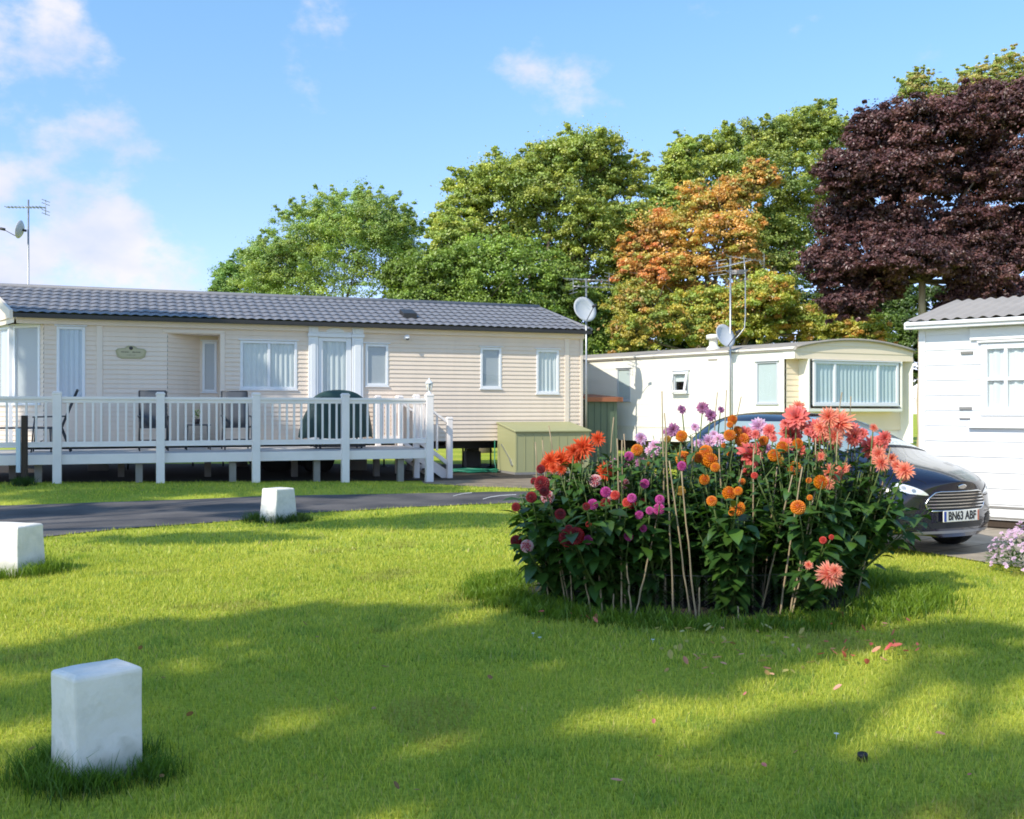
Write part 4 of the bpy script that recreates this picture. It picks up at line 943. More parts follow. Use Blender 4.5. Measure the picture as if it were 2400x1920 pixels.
def build_car():
    hd = Vector((.46, -.888)).normalized(); rz = atan2(hd.y, hd.x); sc = .95
    fc = at(2260, 1210, 9.8); loc = (fc.x-hd.x*1.96*sc, fc.y-hd.y*1.96*sc, .014)
    car = thing('parked_car', 'dark blue hatchback parked on the paving between the dahlias and the white chalet', 'car', loc, rz); car.scale = (sc, sc, sc)
    S = half_sections(); b = MB(); full = []
    for x, k, P in S:
        row = [b.pt((x-(k*y*y if k and x > 0 else -k*y*y), y, z)) for y, z in P]
        row += [b.pt((x-(k*y*y if k and x > 0 else -k*y*y), -y, z)) for y, z in P[:-1][::-1]]
        full.append(row)
    for a, c in zip(full, full[1:]):
        for j in range(len(a)-1): b.face([a[j], a[j+1], c[j+1], c[j]], True)
        b.face([a[-1], a[0], c[0], c[-1]], True)
    for row, s in ((full[0], 1), (full[-1], -1)):
        n = len(row); x0 = S[0][0] if s > 0 else S[-1][0]; mids = []
        for j in range(7): mids.append(b.pt((x0+s*.012, 0, (S[0] if s > 0 else S[-1])[2][j][1])))
        mids.append(row[7])
        for j in range(7):
            q1 = [row[j], row[j+1], mids[j+1], mids[j]] if j < 6 else [row[6], row[7], mids[6]]
            q2 = [row[n-1-j], mids[j], mids[j+1], row[n-2-j]] if j < 6 else [row[8], mids[6], row[7]]
            b.face(q1 if s < 0 else q1[::-1], True); b.face(q2 if s < 0 else q2[::-1], True)
    tmp = b.build('tmp', MT['carpaint'], None, sub=3)
    bm_ = bmesh.new(); bm_.from_mesh(tmp.data); bmesh.ops.recalc_face_normals(bm_, faces=bm_.faces); bm_.to_mesh(tmp.data); bm_.free()
    cut = MB()
    for x in (1.17, -1.32):
        cut.lathe([(.345, -1.2), (.345, -.52)], 32, (x, 0, .30), Matrix.Rotation(pi/2, 3, 'X')); cut.lathe([(.345, .52), (.345, 1.2)], 32, (x, 0, .30), Matrix.Rotation(pi/2, 3, 'X'))
    co = cut.build('cut', MT['trim'])
    bpy.context.view_layer.update(); dg = bpy.context.evaluated_depsgraph_get()
    ev = tmp.evaluated_get(dg); me0 = ev.to_mesh(); bvh = BVHTree.FromPolygons([v.co.copy() for v in me0.vertices], [tuple(p.vertices) for p in me0.polygons]); ev.to_mesh_clear()
    bo = tmp.modifiers.new('b', 'BOOLEAN'); bo.object = co; bo.operation = 'DIFFERENCE'; bo.solver = 'EXACT'
    bpy.context.view_layer.update(); dg = bpy.context.evaluated_depsgraph_get()
    me = bpy.data.meshes.new_from_object(tmp.evaluated_get(dg)); me.name = 'body'
    bpy.data.objects.remove(tmp); bpy.data.objects.remove(co)
    body = bpy.data.objects.new('body', me); COL.objects.link(body); body.parent = car
    me.materials.clear(); me.materials.append(MT['carpaint']); me.polygons.foreach_set('use_smooth', [True]*len(me.polygons))
    em = body.modifiers.new('n', 'EDGE_SPLIT'); em.split_angle = radians(38)
    def proj(name, matl, mode, rows, off=.004, nu=14, parent=car, back=.0):
        """a panel that follows the body: rows of (v, u0, u1), projected from the front, the side or above"""
        m = MB(); R_ = []
        for (v, u0, u1) in rows:
            r = []
            for j in range(nu+1):
                u = u0+(u1-u0)*j/nu
                if mode == 'front': o, d = Vector((3, u, v)), Vector((-1, 0, 0))
                elif mode == 'rear': o, d = Vector((-3, u, v)), Vector((1, 0, 0))
                elif mode == 'left': o, d = Vector((u, 3, v)), Vector((0, -1, 0))
                elif mode == 'right': o, d = Vector((u, -3, v)), Vector((0, 1, 0))
                else: o, d = Vector((v, u, 3)), Vector((0, 0, -1))
                h = bvh.ray_cast(o, d)
                p = h[0] if h[0] is not None else o+d*2; nn = h[1] if h[1] is not None else -d
                if nn.dot(d) > 0: nn = -nn
                r.append(p+nn*off)
            R_.append(r)
        m.grid(R_); return m.build(name, matl, parent)
    def dens(rows, n=6):
        out = []
        for (a, b2) in zip(rows, rows[1:]):
            for k in range(n): t = k/n; out.append(tuple(a[i]+(b2[i]-a[i])*t for i in range(3)))
        return out+[rows[-1]]
    # grille: black hexagon with bright outline and slats
    G = [(.462, .36), (.49, .41), (.535, .43), (.60, .385), (.645, .33), (.655, .27)]
    gr = proj('grille', MT['trim'], 'front', dens([(z, -w, w) for z, w in G]), .004, 24)
    def wid(z): return float(np.interp(z, [g_[0] for g_ in G], [g_[1] for g_ in G]))
    for z in (.497, .53, .563, .596, .628):
        w = wid(z)-.012; proj('grille_slat', MT['chrome'], 'front', dens([(z-.0055, -w, w), (z+.0055, -w, w)], 1), .012, 24, gr)
    ring = [(-w, z) for z, w in G]+[(w, z) for z, w in G[::-1]]
    pts = []
    for k in range(len(ring)):
        a = ring[k]; c = ring[(k+1) % len(ring)]
        for t in np.linspace(0, 1, 6, endpoint=False):
            u = a[0]+(c[0]-a[0])*t; z = a[1]+(c[1]-a[1])*t; h = bvh.ray_cast(Vector((3, u, z)), Vector((-1, 0, 0))); pts.append(h[0]+Vector((.008, 0, 0)))
    m = MB(); m.tube(pts+[pts[0]], .007, 6); m.build('grille_surround', MT['chrome'], gr)
    proj('lower_grille', MT['trim'], 'front', dens([(.285, -.36, .36), (.33, -.40, .40), (.345, -.40, .40)]), .004, 20)
    proj('front_lip', mat('grey_lip', (.16, .16, .17), .35, .1, 8, 0, coat=.4), 'front', dens([(.235, -.58, .58), (.262, -.60, .60)]), .010, 24)
    for s in (-1, 1):
        proj('fog_recess', MT['trim'], 'front', dens([(.305, s*.47, s*.60), (.33, s*.46, s*.66), (.40, s*.50, s*.665), (.42, s*.57, s*.66)]), .004, 10)
        for z in (.34, .365, .39): proj('fog_slat', MT['gutter'], 'front', dens([(z-.006, s*.50, s*.645), (z+.004, s*.50, s*.645)], 1), .014, 8)
        proj('front_crease', MT['trim'], 'front', dens([(.43, s*.46, s*.635), (.437, s*.46, s*.64)], 1), .003, 8)
        hl = proj('headlamp', MT['lamp'], 'front', dens([(.622, s*.395, s*.43), (.64, s*.41, s*.58), (.67, s*.455, s*.66), (.705, s*.53, s*.676), (.732, s*.60, s*.668), (.742, s*.635, s*.655)]), .006, 14)
        proj('headlamp_bezel', MT['trim'], 'front', dens([(.592, s*.412, s*.50), (.604, s*.405, s*.57)], 2), .003, 8, hl)
        for yy, zz in ((.535, .668), (.608, .695)): proj('headlamp_lens', MT['steel'], 'front', dens([(zz-.016, s*(yy-.012), s*(yy+.012)), (zz, s*(yy-.02), s*(yy+.02)), (zz+.016, s*(yy-.012), s*(yy+.012))], 3), .010, 6, hl)
        proj('side_window', MT['carglass'], 'left' if s > 0 else 'right', dens([(1.035, -1.30, .80), (1.10, -1.32, .66), (1.22, -1.28, .42), (1.34, -1.15, .14)]), .005, 20)
        proj('door_seam', MT['trim'], 'left' if s > 0 else 'right', dens([(.26, .72, .728), (.9, .74, .748)], 10), .002, 1)
        proj('door_seam', MT['trim'], 'left' if s > 0 else 'right', dens([(.26, -.42, -.412), (.99, -.42, -.412)], 10), .002, 1)
        m = MB(); my = .93 if s < 0 else .885
        m.lathe([(.01, -.10), (.075, -.07), (.095, 0), (.08, .06), (.01, .08)], 14, (.60 if s < 0 else .40, s*my, 1.0), Matrix.Diagonal((.6, 1.15, .8) if s < 0 else (1.1, .5, .75)).to_3x3()); m.bar((.62 if s < 0 else .44, s*.80, .98), (.60 if s < 0 else .42, s*my, 1.0), .05, .04); m.build('door_mirror', MT['carpaint'], car)
        proj('tail_lamp', MT['red'], 'rear', dens([(.75, s*.55, s*.68), (.95, s*.52, s*.62)]), .005, 6)
        m = MB(); m.tube([(.86, s*.12-.1, 1.115), (.62, s*.35-.05, 1.235)], .008, 5); m.build('wiper', MT['trim'], car)
    proj('windscreen', MT['carglass'], 'top', dens([(.93, -.60, .60), (.7, -.612, .612), (.42, -.60, .60), (.18, -.575, .575), (.06, -.54, .54)]), .005, 22)
    proj('windscreen_frame', MT['trim'], 'top', dens([(.985, -.62, .62), (.932, -.615, .615)], 3), .004, 22)
    for s in (-1, 1): proj('windscreen_frame', MT['trim'], 'top', dens([(.95, s*.605, s*.645), (.42, s*.60, s*.63), (.06, s*.56, s*.59)], 6), .0045, 3)
    proj('rear_window', MT['carglass'], 'rear', dens([(1.10, -.5, .5), (1.34, -.46, .46)]), .005, 14)
    # bonnet shut lines and creases
    for s in (-1, 1):
        proj('bonnet_seam', MT['trim'], 'top', dens([(.97, s*.665, s*.673), (1.3, s*.625, s*.622), (1.70, s*.50, s*.506), (1.84, s*.40, s*.405)], 6), .002, 1)
    m = MB(); h = bvh.ray_cast(Vector((3, 0, .705)), Vector((-1, 0, 0))); R = h[1].to_track_quat('Z', 'Y').to_matrix() if h[1].x > 0 else (-h[1]).to_track_quat('Z', 'Y').to_matrix()
    m.lathe([(.03, 0), (.03, .008), (.024, .012)], 20, h[0], R @ Matrix.Diagonal((2.1, .85, 1)).to_3x3()); m.build('badge', MT['chrome'], car)
    # number plate
    px = bvh.ray_cast(Vector((3, 0, .42)), Vector((-1, 0, 0)))[0].x+.012
    XP = Matrix.Translation((px, 0, .408))
    m = MB(XP); m.box(0, .012, -.26, .26, -.056, .056); pl_ = m.build('number_plate', MT['plate_w'], car, bevel=.003)
    m = MB(XP); m.box(.0125, .0135, -.256, -.222, -.05, .05); m.build('plate_band', MT['plate_blue'], pl_)
    m = MB(XP); m.box(.0125, .0135, .236, .254, -.052, .052); m.build('plate_edge', MT['red'], pl_)
    text_mesh('lettering', 'BN63 ABF', .118, MT['trim'], pl_, (px+.0135, .008, .408), (pi/2, 0, pi/2), .80, .0032, .001)
    # wheels
    for x in (1.17, -1.32):
        for s in (-1, 1):
            R = Matrix.Rotation(-s*pi/2, 3, 'X'); m = MB(); m.lathe([(.19, -.10), (.285, -.10), (.305, -.08), (.308, 0), (.305, .075), (.285, .095), (.20, .09)], 32, (x, s*.745, .30), R); w = m.build('wheel', MT['black'], car)
            m = MB(); m.lathe([(.02, .06), (.19, .055), (.198, .088), (.205, .085)], 28, (x, s*.745, .30), R)
            for k in range(5):
                a = k*2*pi/5; m.bar(Vector((x, s*.745, .30))+R @ Vector((.03*cos(a), .03*sin(a), .08)), Vector((x, s*.745, .30))+R @ Vector((.19*cos(a), .19*sin(a), .085)), .05, .02)
            m.build('rim', MT['steel'], w)
    m = MB(); m.box(-1.7, 1.55, -.5, .5, .20, .28); m.build('underbody', MT['trim'], car)
    return car
build_car()

# ================================================================ dahlia flowers
def petal_strip(V, Fc, C, o, d, up, L, w, curl, c0, c1, cup=.25):
    """one petal: a folded strip of three spans from o along d, curling towards up"""
    d = d.normalized(); s = d.cross(up)
    if s.length < 1e-4: s = d.cross(Vector((1, 0, 0)))
    s.normalize(); u = s.cross(d)
    base = len(V)
    for t, ww in ((0, .45), (.38, 1.0), (.75, .85), (1, .12)):
        c = o+d*(L*t)+u*(curl*L*t*t)
        V.extend([c-s*(w*ww)+u*(cup*w*ww), c, c+s*(w*ww)+u*(cup*w*ww)])
        col = [c0[i]+(c1[i]-c0[i])*t for i in range(3)]; C.extend([col]*3)
    for k in range(3):
        a = base+k*3; Fc.append((a, a+1, a+4, a+3)); Fc.append((a+1, a+2, a+5, a+4))
def bloom_mesh(name, kind, c_in, c_out, tipc, seed):
    r = random.Random(seed); V, Fc, C = [], [], []
    jit = lambda c, q=.15: [max(0, x*(1+r.uniform(-q, q))) for x in c]
    if kind == 'ball':
        n = 120
        for i in range(9):                    # solid heart
            for j in range(12):
                q = []
                for (ii, jj) in ((i, j), (i, j+1), (i+1, j+1), (i+1, j)):
                    th = pi*ii/9; ph_ = 2*pi*jj/12; q.append(Vector((.70*sin(th)*cos(ph_), .70*sin(th)*sin(ph_), .70*cos(th))))
                b0 = len(V); V.extend(q); Fc.append((b0, b0+1, b0+2, b0+3)); C.extend([[x*.8 for x in c_in]]*4)
        for k in range(n):
            z = 1-1.8*(k+.5)/n; a = k*2.39996; rr = sqrt(max(0, 1-z*z)); d = Vector((rr*cos(a), rr*sin(a), z))
            t = (1-z)/1.8; m_ = Vector((cos(a), sin(a), 0)); tang = (m_-d*m_.dot(d)); tang = tang.normalized() if tang.length > 1e-3 else m_
            c0 = jit([c_in[i]*.7+(c_out[i]-c_in[i])*t*.7 for i in range(3)]); c1 = jit(tipc if r.random() < .85 else c_out)
            L = .20+.26*t; petal_strip(V, Fc, C, d*.66-tang*.06, (d*.62+tang*(.55+.25*t)).normalized(), d, L, .10+.09*t, .30, c0, c1, .45)
    elif kind == 'cactus':
        for ring, (n, el, L, w) in enumerate(((16, -22, 1.0, .085), (16, -2, 1.0, .085), (15, 20, .95, .08), (13, 42, .82, .075), (9, 62, .62, .07), (6, 80, .42, .06))):
            for k in range(n):
                a = 2*pi*(k+r.uniform(-.25, .25)+.5*(ring % 2))/n; e = radians(el+r.uniform(-9, 9)); d = Vector((cos(a)*cos(e), sin(a)*cos(e), sin(e)))
                t = ring/5; c0 = jit([c_out[i]+(c_in[i]-c_out[i])*t for i in range(3)]); petal_strip(V, Fc, C, d*.10, d, Vector((0, 0, 1)), L*r.uniform(.82, 1.12), w*r.uniform(.8, 1.2), r.uniform(-.15, .22), c0, jit(tipc), .6)
    else:                                     # 'deco': broad petals in rings
        for ring, (n, el, L, w) in enumerate(((11, -12, 1.0, .19), (11, 8, .96, .18), (10, 28, .84, .165), (8, 50, .66, .14), (5, 74, .45, .12))):
            for k in range(n):
                a = 2*pi*(k+r.uniform(-.2, .2)+.5*(ring % 2))/n; e = radians(el+r.uniform(-8, 8)); d = Vector((cos(a)*cos(e), sin(a)*cos(e), sin(e)))
                t = ring/4; c0 = jit([c_out[i]+(c_in[i]-c_out[i])*t for i in range(3)]); petal_strip(V, Fc, C, d*.08, d, Vector((0, 0, 1)), L*r.uniform(.85, 1.08), w*r.uniform(.85, 1.15), r.uniform(-.22, .12), c0, jit(tipc), .35)
    # green calyx behind
    for k in range(7):
        a = 2*pi*k/7; d = Vector((cos(a), sin(a), -.9)); petal_strip(V, Fc, C, Vector((0, 0, -.25)), d, Vector((0, 0, 1)), .30, .09, .2, (.05, .10, .015), (.10, .18, .03))
    o = np_mesh(name, [tuple(v) for v in V], Fc, PETAL, None, C); me = o.data; bpy.data.objects.remove(o); return me
FL = {'O': ('ball', (.60, .09, .003), (.78, .22, .006), (.86, .31, .012)), 'S': ('cactus', (.50, .035, .012), (.72, .075, .022), (.80, .14, .04)),
      'D': ('ball', (.10, .002, .006), (.24, .006, .012), (.34, .010, .018)), 'P': ('ball', (.42, .02, .045), (.62, .10, .12), (.85, .62, .62)),
      'M': ('ball', (.38, .02, .16), (.62, .05, .30), (.70, .11, .42)), 'U': ('deco', (.22, .02, .11), (.34, .08, .22), (.52, .24, .42)),
      'K': ('deco', (.55, .20, .38), (.74, .38, .60), (.84, .58, .76)), 'R': ('deco', (.50, .015, .022), (.70, .06, .055), (.82, .24, .20)),
      'C': ('cactus', (.66, .04, .045), (.80, .16, .085), (.92, .42, .27)), 'E': ('ball', (.55, .02, .02), (.70, .05, .04), (.75, .10, .06)), 'Y': ('ball', (.25, .13, .01), (.48, .26, .02), (.55, .33, .04))}
MESH = {k: [bloom_mesh('flower', *v, seed=i*7+j) for j in range(3)] for i, (k, v) in enumerate(FL.items())}
# blooms as read from the photograph: x, y, size in a crop whose pixel is 0.487 of the photograph's, and the kind
BL = [(515, 265, 66, 'S'), (445, 305, 98, 'S'), (395, 330, 74, 'S'), (340, 370, 104, 'S'), (290, 370, 84, 'S'), (268, 392, 64, 'S'), (420, 345, 80, 'S'),
 (240, 410, 44, 'D'), (245, 480, 76, 'D'), (195, 545, 54, 'D'), (372, 738, 90, 'D'), (408, 730, 84, 'D'), (335, 625, 54, 'D'), (120, 755, 58, 'D'), (258, 515, 50, 'D'),
 (275, 545, 66, 'P'), (175, 780, 62, 'P'), (502, 465, 62, 'P'), (640, 480, 54, 'P'), (580, 535, 44, 'P'),
 (550, 425, 84, 'S'), (590, 445, 52, 'S'), (120, 592, 44, 'E'),
 (555, 520, 52, 'M'), (490, 580, 52, 'M'), (665, 348, 46, 'M'), (742, 480, 46, 'M'), (808, 602, 56, 'M'), (815, 555, 46, 'M'), (665, 730, 48, 'M'), (467, 750, 46, 'M'), (715, 630, 42, 'M'), (733, 695, 36, 'M'), (680, 548, 46, 'M'), (920, 395, 46, 'M'), (960, 572, 34, 'U'),
 (600, 535, 46, 'E'), (555, 575, 54, 'D'), (655, 572, 48, 'E'), (680, 580, 42, 'D'), (460, 590, 38, 'D'), (470, 675, 30, 'E'),
 (598, 392, 62, 'U'), (718, 384, 60, 'U'), (655, 392, 46, 'U'), (880, 222, 62, 'U'), (920, 122, 44, 'U'), (1020, 116, 56, 'U'), (1060, 150, 58, 'U'),
 (725, 262, 62, 'K'), (790, 300, 62, 'K'), (785, 338, 56, 'K'), (985, 208, 44, 'K'), (1048, 276, 64, 'K'), (1098, 266, 62, 'K'), (1290, 208, 82, 'K'), (1330, 310, 48, 'K'), (765, 320, 44, 'K'),
 (705, 316, 58, 'O'), (918, 250, 56, 'O'), (925, 356, 74, 'O'), (1035, 325, 64, 'O'), (1060, 366, 74, 'O'), (1165, 172, 48, 'O'), (1150, 247, 58, 'O'), (1210, 268, 70, 'O'), (1315, 272, 48, 'O'), (1405, 302, 58, 'O'), (1365, 342, 62, 'O'), (1480, 287, 52, 'O'), (1030, 460, 52, 'O'), (1065, 562, 52, 'O'), (1150, 525, 68, 'O'), (1187, 597, 72, 'O'), (1463, 406, 66, 'O'), (1590, 472, 68, 'O'), (1480, 592, 72, 'O'), (1210, 470, 32, 'O'), (915, 515, 46, 'Y'), (1190, 222, 42, 'O'), (1080, 400, 46, 'O'), (1392, 370, 44, 'Y'), (745, 380, 40, 'Y'), (850, 265, 34, 'Y'),
 (1225, 242, 72, 'R'), (1340, 228, 64, 'R'), (1250, 340, 120, 'R'), (1445, 248, 100, 'R'), (1470, 160, 112, 'R'), (1565, 212, 82, 'R'), (1580, 262, 64, 'R'), (1750, 252, 90, 'R'), (1830, 306, 100, 'R'), (1240, 380, 72, 'R'), (1280, 320, 70, 'R'), (1420, 200, 60, 'R'), (1480, 110, 60, 'C'), (1500, 200, 60, 'C'),
 (1675, 186, 132, 'C'), (1655, 250, 80, 'C'), (1645, 432, 96, 'C'), (1880, 382, 76, 'C'), (1992, 415, 84, 'C'), (1630, 917, 112, 'C'), (1955, 395, 60, 'C'), (1625, 480, 50, 'C'), (1850, 370, 50, 'R'), (1590, 350, 44, 'C'),
 (1600, 752, 36, 'E'), (1640, 737, 26, 'E'), (1535, 547, 28, 'O'), (1570, 677, 30, 'K'), (1215, 300, 46, 'R'), (1270, 440, 34, 'E'), (1530, 872, 40, 'C')]
ex_ = random.Random(77)
for (x, y, s, k) in list(BL):                # further, smaller heads and half open ones behind those that read clearly
    if k in 'RCSKUM' and s > 55 and ex_.random() < .75: BL.append((x+ex_.uniform(-55, 55), y+ex_.uniform(-30, 55), s*ex_.uniform(.45, .75), k))
    elif k in 'OD' and ex_.random() < .35: BL.append((x+ex_.uniform(-60, 60), y+ex_.uniform(-20, 70), s*ex_.uniform(.4, .75), k))
for q in range(16): BL.append((ex_.uniform(1380, 1900), ex_.uniform(190, 420), ex_.uniform(40, 75), ex_.choice('RRC')))
# dahlia plants: kind, crop x, depth, label
PLANTS = [('S', 360, 7.7, 'dahlia plant with scarlet orange spiky blooms along the left shoulder of the bed'), ('S', 570, 7.6, 'dahlia plant with two light orange spiky blooms behind the magenta balls'),
 ('D', 235, 7.5, 'dahlia plant with dark red blooms stacked up the left edge of the bed'), ('D', 385, 7.0, 'dahlia plant with a pair of large deep crimson blooms low at left front'), ('D', 600, 7.3, 'dahlia plant with small dark red blooms among the magenta balls'),
 ('P', 225, 7.4, 'dahlia plant with white tipped red blooms at the left edge of the bed'), ('P', 570, 7.4, 'dahlia plant with white tipped red blooms left of the tallest canes'),
 ('M', 560, 7.1, 'dahlia plant with magenta ball blooms in the left half of the bed'), ('M', 760, 7.2, 'dahlia plant with magenta ball blooms just left of the bed centre'),
 ('U', 660, 7.7, 'dahlia plant with dusky purple blooms left of the centre'), ('U', 980, 8.3, 'dahlia plant with purple blooms highest at the back of the bed centre'),
 ('K', 770, 7.8, 'dahlia plant with pale pink blooms beside a single orange ball'), ('K', 1050, 8.0, 'dahlia plant with lilac pink blooms at the centre top'), ('K', 1310, 8.0, 'dahlia plant with a large lilac pink bloom in front of the dark car roof'),
 ('O', 880, 7.4, 'dahlia plant with three orange ball blooms by the tall crossed canes'), ('O', 1050, 7.4, 'dahlia plant with a column of orange ball blooms at the centre'), ('O', 1170, 7.0, 'dahlia plant with two large low orange balls at the front centre'),
 ('O', 1190, 7.8, 'dahlia plant with orange balls high at the centre next to the red blooms'), ('O', 1390, 7.6, 'dahlia plant with three clustered orange balls right of centre'), ('O', 1500, 7.2, 'dahlia plant with orange balls in a falling row at the right front'),
 ('E', 600, 7.2, 'dahlia plant with small bright red blooms at the left front'), ('E', 1590, 7.1, 'dahlia plant with tiny red buds low in the right foliage'), ('E', 130, 7.4, 'stray dahlia stem with one rusty bloom leaning out at far left'), ('Y', 830, 7.6, 'dahlia plant with faded yellow blooms behind the tallest canes'),
 ('R', 1250, 7.7, 'dahlia plant with wide coral red blooms in the bed centre'), ('R', 1450, 7.9, 'dahlia plant with big red and white tipped blooms tallest in the bed'), ('R', 1570, 7.8, 'dahlia plant with two red blooms one above the other'), ('R', 1800, 7.8, 'dahlia plant with coral red blooms below the windscreen of the car'),
 ('C', 1665, 7.6, 'dahlia plant with the largest orange pink spiky bloom on a pale cane'), ('C', 1640, 7.3, 'dahlia plant with a salmon spiky bloom above an orange ball'), ('C', 1930, 7.6, 'dahlia plant with salmon spiky blooms at the far right end'), ('C', 1610, 6.95, 'dahlia plant with one salmon spiky bloom low at right front'), ('C', 1490, 8.0, 'dahlia plant with pale salmon petals at the very top of the bed')]
def leaf_add(V, Fc, C, p, d, L, w, droop, col):
    d = d.normalized(); s = d.cross(Vector((0, 0, 1)))
    if s.length < 1e-3: s = Vector((1, 0, 0))
    s.normalize(); s = (s+Vector((0, 0, random.uniform(-.35, .35)))).normalized(); u = s.cross(d)
    b = len(V)
    for t, ww in ((0, .04), (.18, .62), (.42, 1.0), (.72, .68), (1, .0)):
        c = p+d*(L*t)+Vector((0, 0, -droop*L*t*t)); e = .18*w*ww
        V.extend([c-s*(w*ww)+u*e, c, c+s*(w*ww)+u*e])
        q = 1+.10*sin(t*19); C.extend([[x*q*random.uniform(.94, 1.06) for x in col], [x*1.22 for x in col], [x*q*random.uniform(.94, 1.06) for x in col]])
    for k in range(4): a = b+k*3; Fc.append((a, a+1, a+4, a+3)); Fc.append((a+1, a+2, a+5, a+4))
def stem_pts(a, b, bow):
    a = Vector(a); b = Vector(b); o = []
    for k in range(7):
        t = k/6; p = a.lerp(b, t); p.x += bow[0]*sin(pi*t); p.y += bow[1]*sin(pi*t); o.append(p)
    return o
def bed_clamp(x, y, f=.86):
    dx, dy = (x-BED[0])/BED[2], (y-BED[1])/BED[3]; r = sqrt(dx*dx+dy*dy)
    if r > f: dx, dy = dx*f/r, dy*f/r
    return BED[0]+dx*BED[2], BED[1]+dy*BED[3]
assign = {i: [] for i in range(len(PLANTS))}
for bl in BL:
    c = [i for i, p in enumerate(PLANTS) if p[0] == bl[3]]
    def cost(i):
        px = abs(PLANTS[i][1]-bl[0]); return px+(250*abs(PLANTS[i][2]-(7.0 if bl[1] > 480 else 7.7)))
    assign[min(c, key=cost)].append(bl)
for i, (kd, cx, Y, lab) in enumerate(PLANTS):
    r = random.Random(100+i)
    bx0 = (1150+cx*.487-1200)/F*Y; bx, by = bed_clamp(bx0, Y+.05)
    pl_ = thing('dahlia_plant', lab, 'dahlia', (bx, by, 0), 0, 'dahlias in the round bed')
    base = Vector((bx, by, 0)); tips = []
    for (x, y, s, k) in assign[i]:
        Yb = Y+r.uniform(-.12, .12)-(.34 if y > 470 else .18 if y > 380 or x < 560 else 0)
        p = at(1150+x*.487, 900+y*.487, Yb); tips.append((p, s*.487/F*Yb, k))
    m = MB(); SP = []
    for p, s, k in tips:
        q = p-base; st = stem_pts((r.uniform(-.08, .08), r.uniform(-.08, .08), 0), (q.x*.97, q.y, q.z-s*.3), (r.uniform(-.04, .04), r.uniform(-.03, .03))); SP.append(st); m.tube(st, [.010, .010, .009, .008, .007, .006, .005], 6)
    for k in range(17):                          # leafy side shoots
        a = r.uniform(0, 2*pi); rr = r.uniform(.08, .40); hh = r.uniform(.45, 1.22)
        ex, ey = bed_clamp(bx+rr*cos(a)+(.30 if cx > 1700 and k % 2 else .04), by+rr*sin(a)*.8, 1.42 if cx > 1700 else 1.18); hh = min(hh, 1.25-.95*max(0, (ex-BED[0])/BED[2]-.72)-.62*max(0, -(ex-BED[0])/BED[2]-.25)); st = stem_pts((r.uniform(-.06, .06), r.uniform(-.06, .06), 0), (ex-bx, ey-by, hh), (0, 0)); SP.append(st); m.tube(st, [.008, .008, .007, .006, .005, .004, .003], 5)
    m.build('stems', mat('dahlia_stem', (.09, .13, .03), .6, .3, 8, .05), pl_) if i == 0 else m.build('stems', bpy.data.materials['dahlia_stem'], pl_)
    V, Fc, C = [], [], []
    for st in SP:
        zt = st[-1].z
        for node in range(13):
            t = .10+.84*node/12
            if t > .93 and st[-1].z > 1.25: continue
            k = min(5, int(t*6)); p = st[k].lerp(st[k+1], t*6-k)
            if p.z > 1.14+.22*r.random() or (p.z < .38 and r.random() < .55): continue
            a0 = r.uniform(0, pi)
            for sgn in range(3 if r.random() < .5 else 2):
                a = a0+sgn*2*pi/(3 if sgn else 2)*1.0+r.uniform(-.5, .5); d = Vector((cos(a), sin(a), r.uniform(-.25, .5)))
                L = r.uniform(.075, .165)*(1.0 if p.z < .75 else .62); q = r.uniform(.65, 1.35); hue = r.random()
                col = ((.028+.034*hue)*q, (.078+.05*hue)*q, (.018-.003*hue)*q)
                leaf_add(V, Fc, C, p+d*.02, d, L, L*.34, r.uniform(.1, .7), col)
    np_mesh('foliage', [tuple(v) for v in V], Fc, DLEAF, pl_, C, smooth=True)
    for p, s, k in tips:
        o = bpy.data.objects.new('flower', r.choice(MESH[k])); COL.objects.link(o); o.parent = pl_; o.location = p-base
        rad = s/2*(1.04 if FL[k][0] == 'ball' else 1.13); o.scale = (rad, rad, rad*(.9 if FL[k][0] == 'ball' else .8))
        face = Vector((r.uniform(-.7, .5), -1, r.uniform(-.05, .75))).normalized(); o.rotation_mode = 'QUATERNION'; o.rotation_quaternion = face.to_track_quat('Z', 'Y')
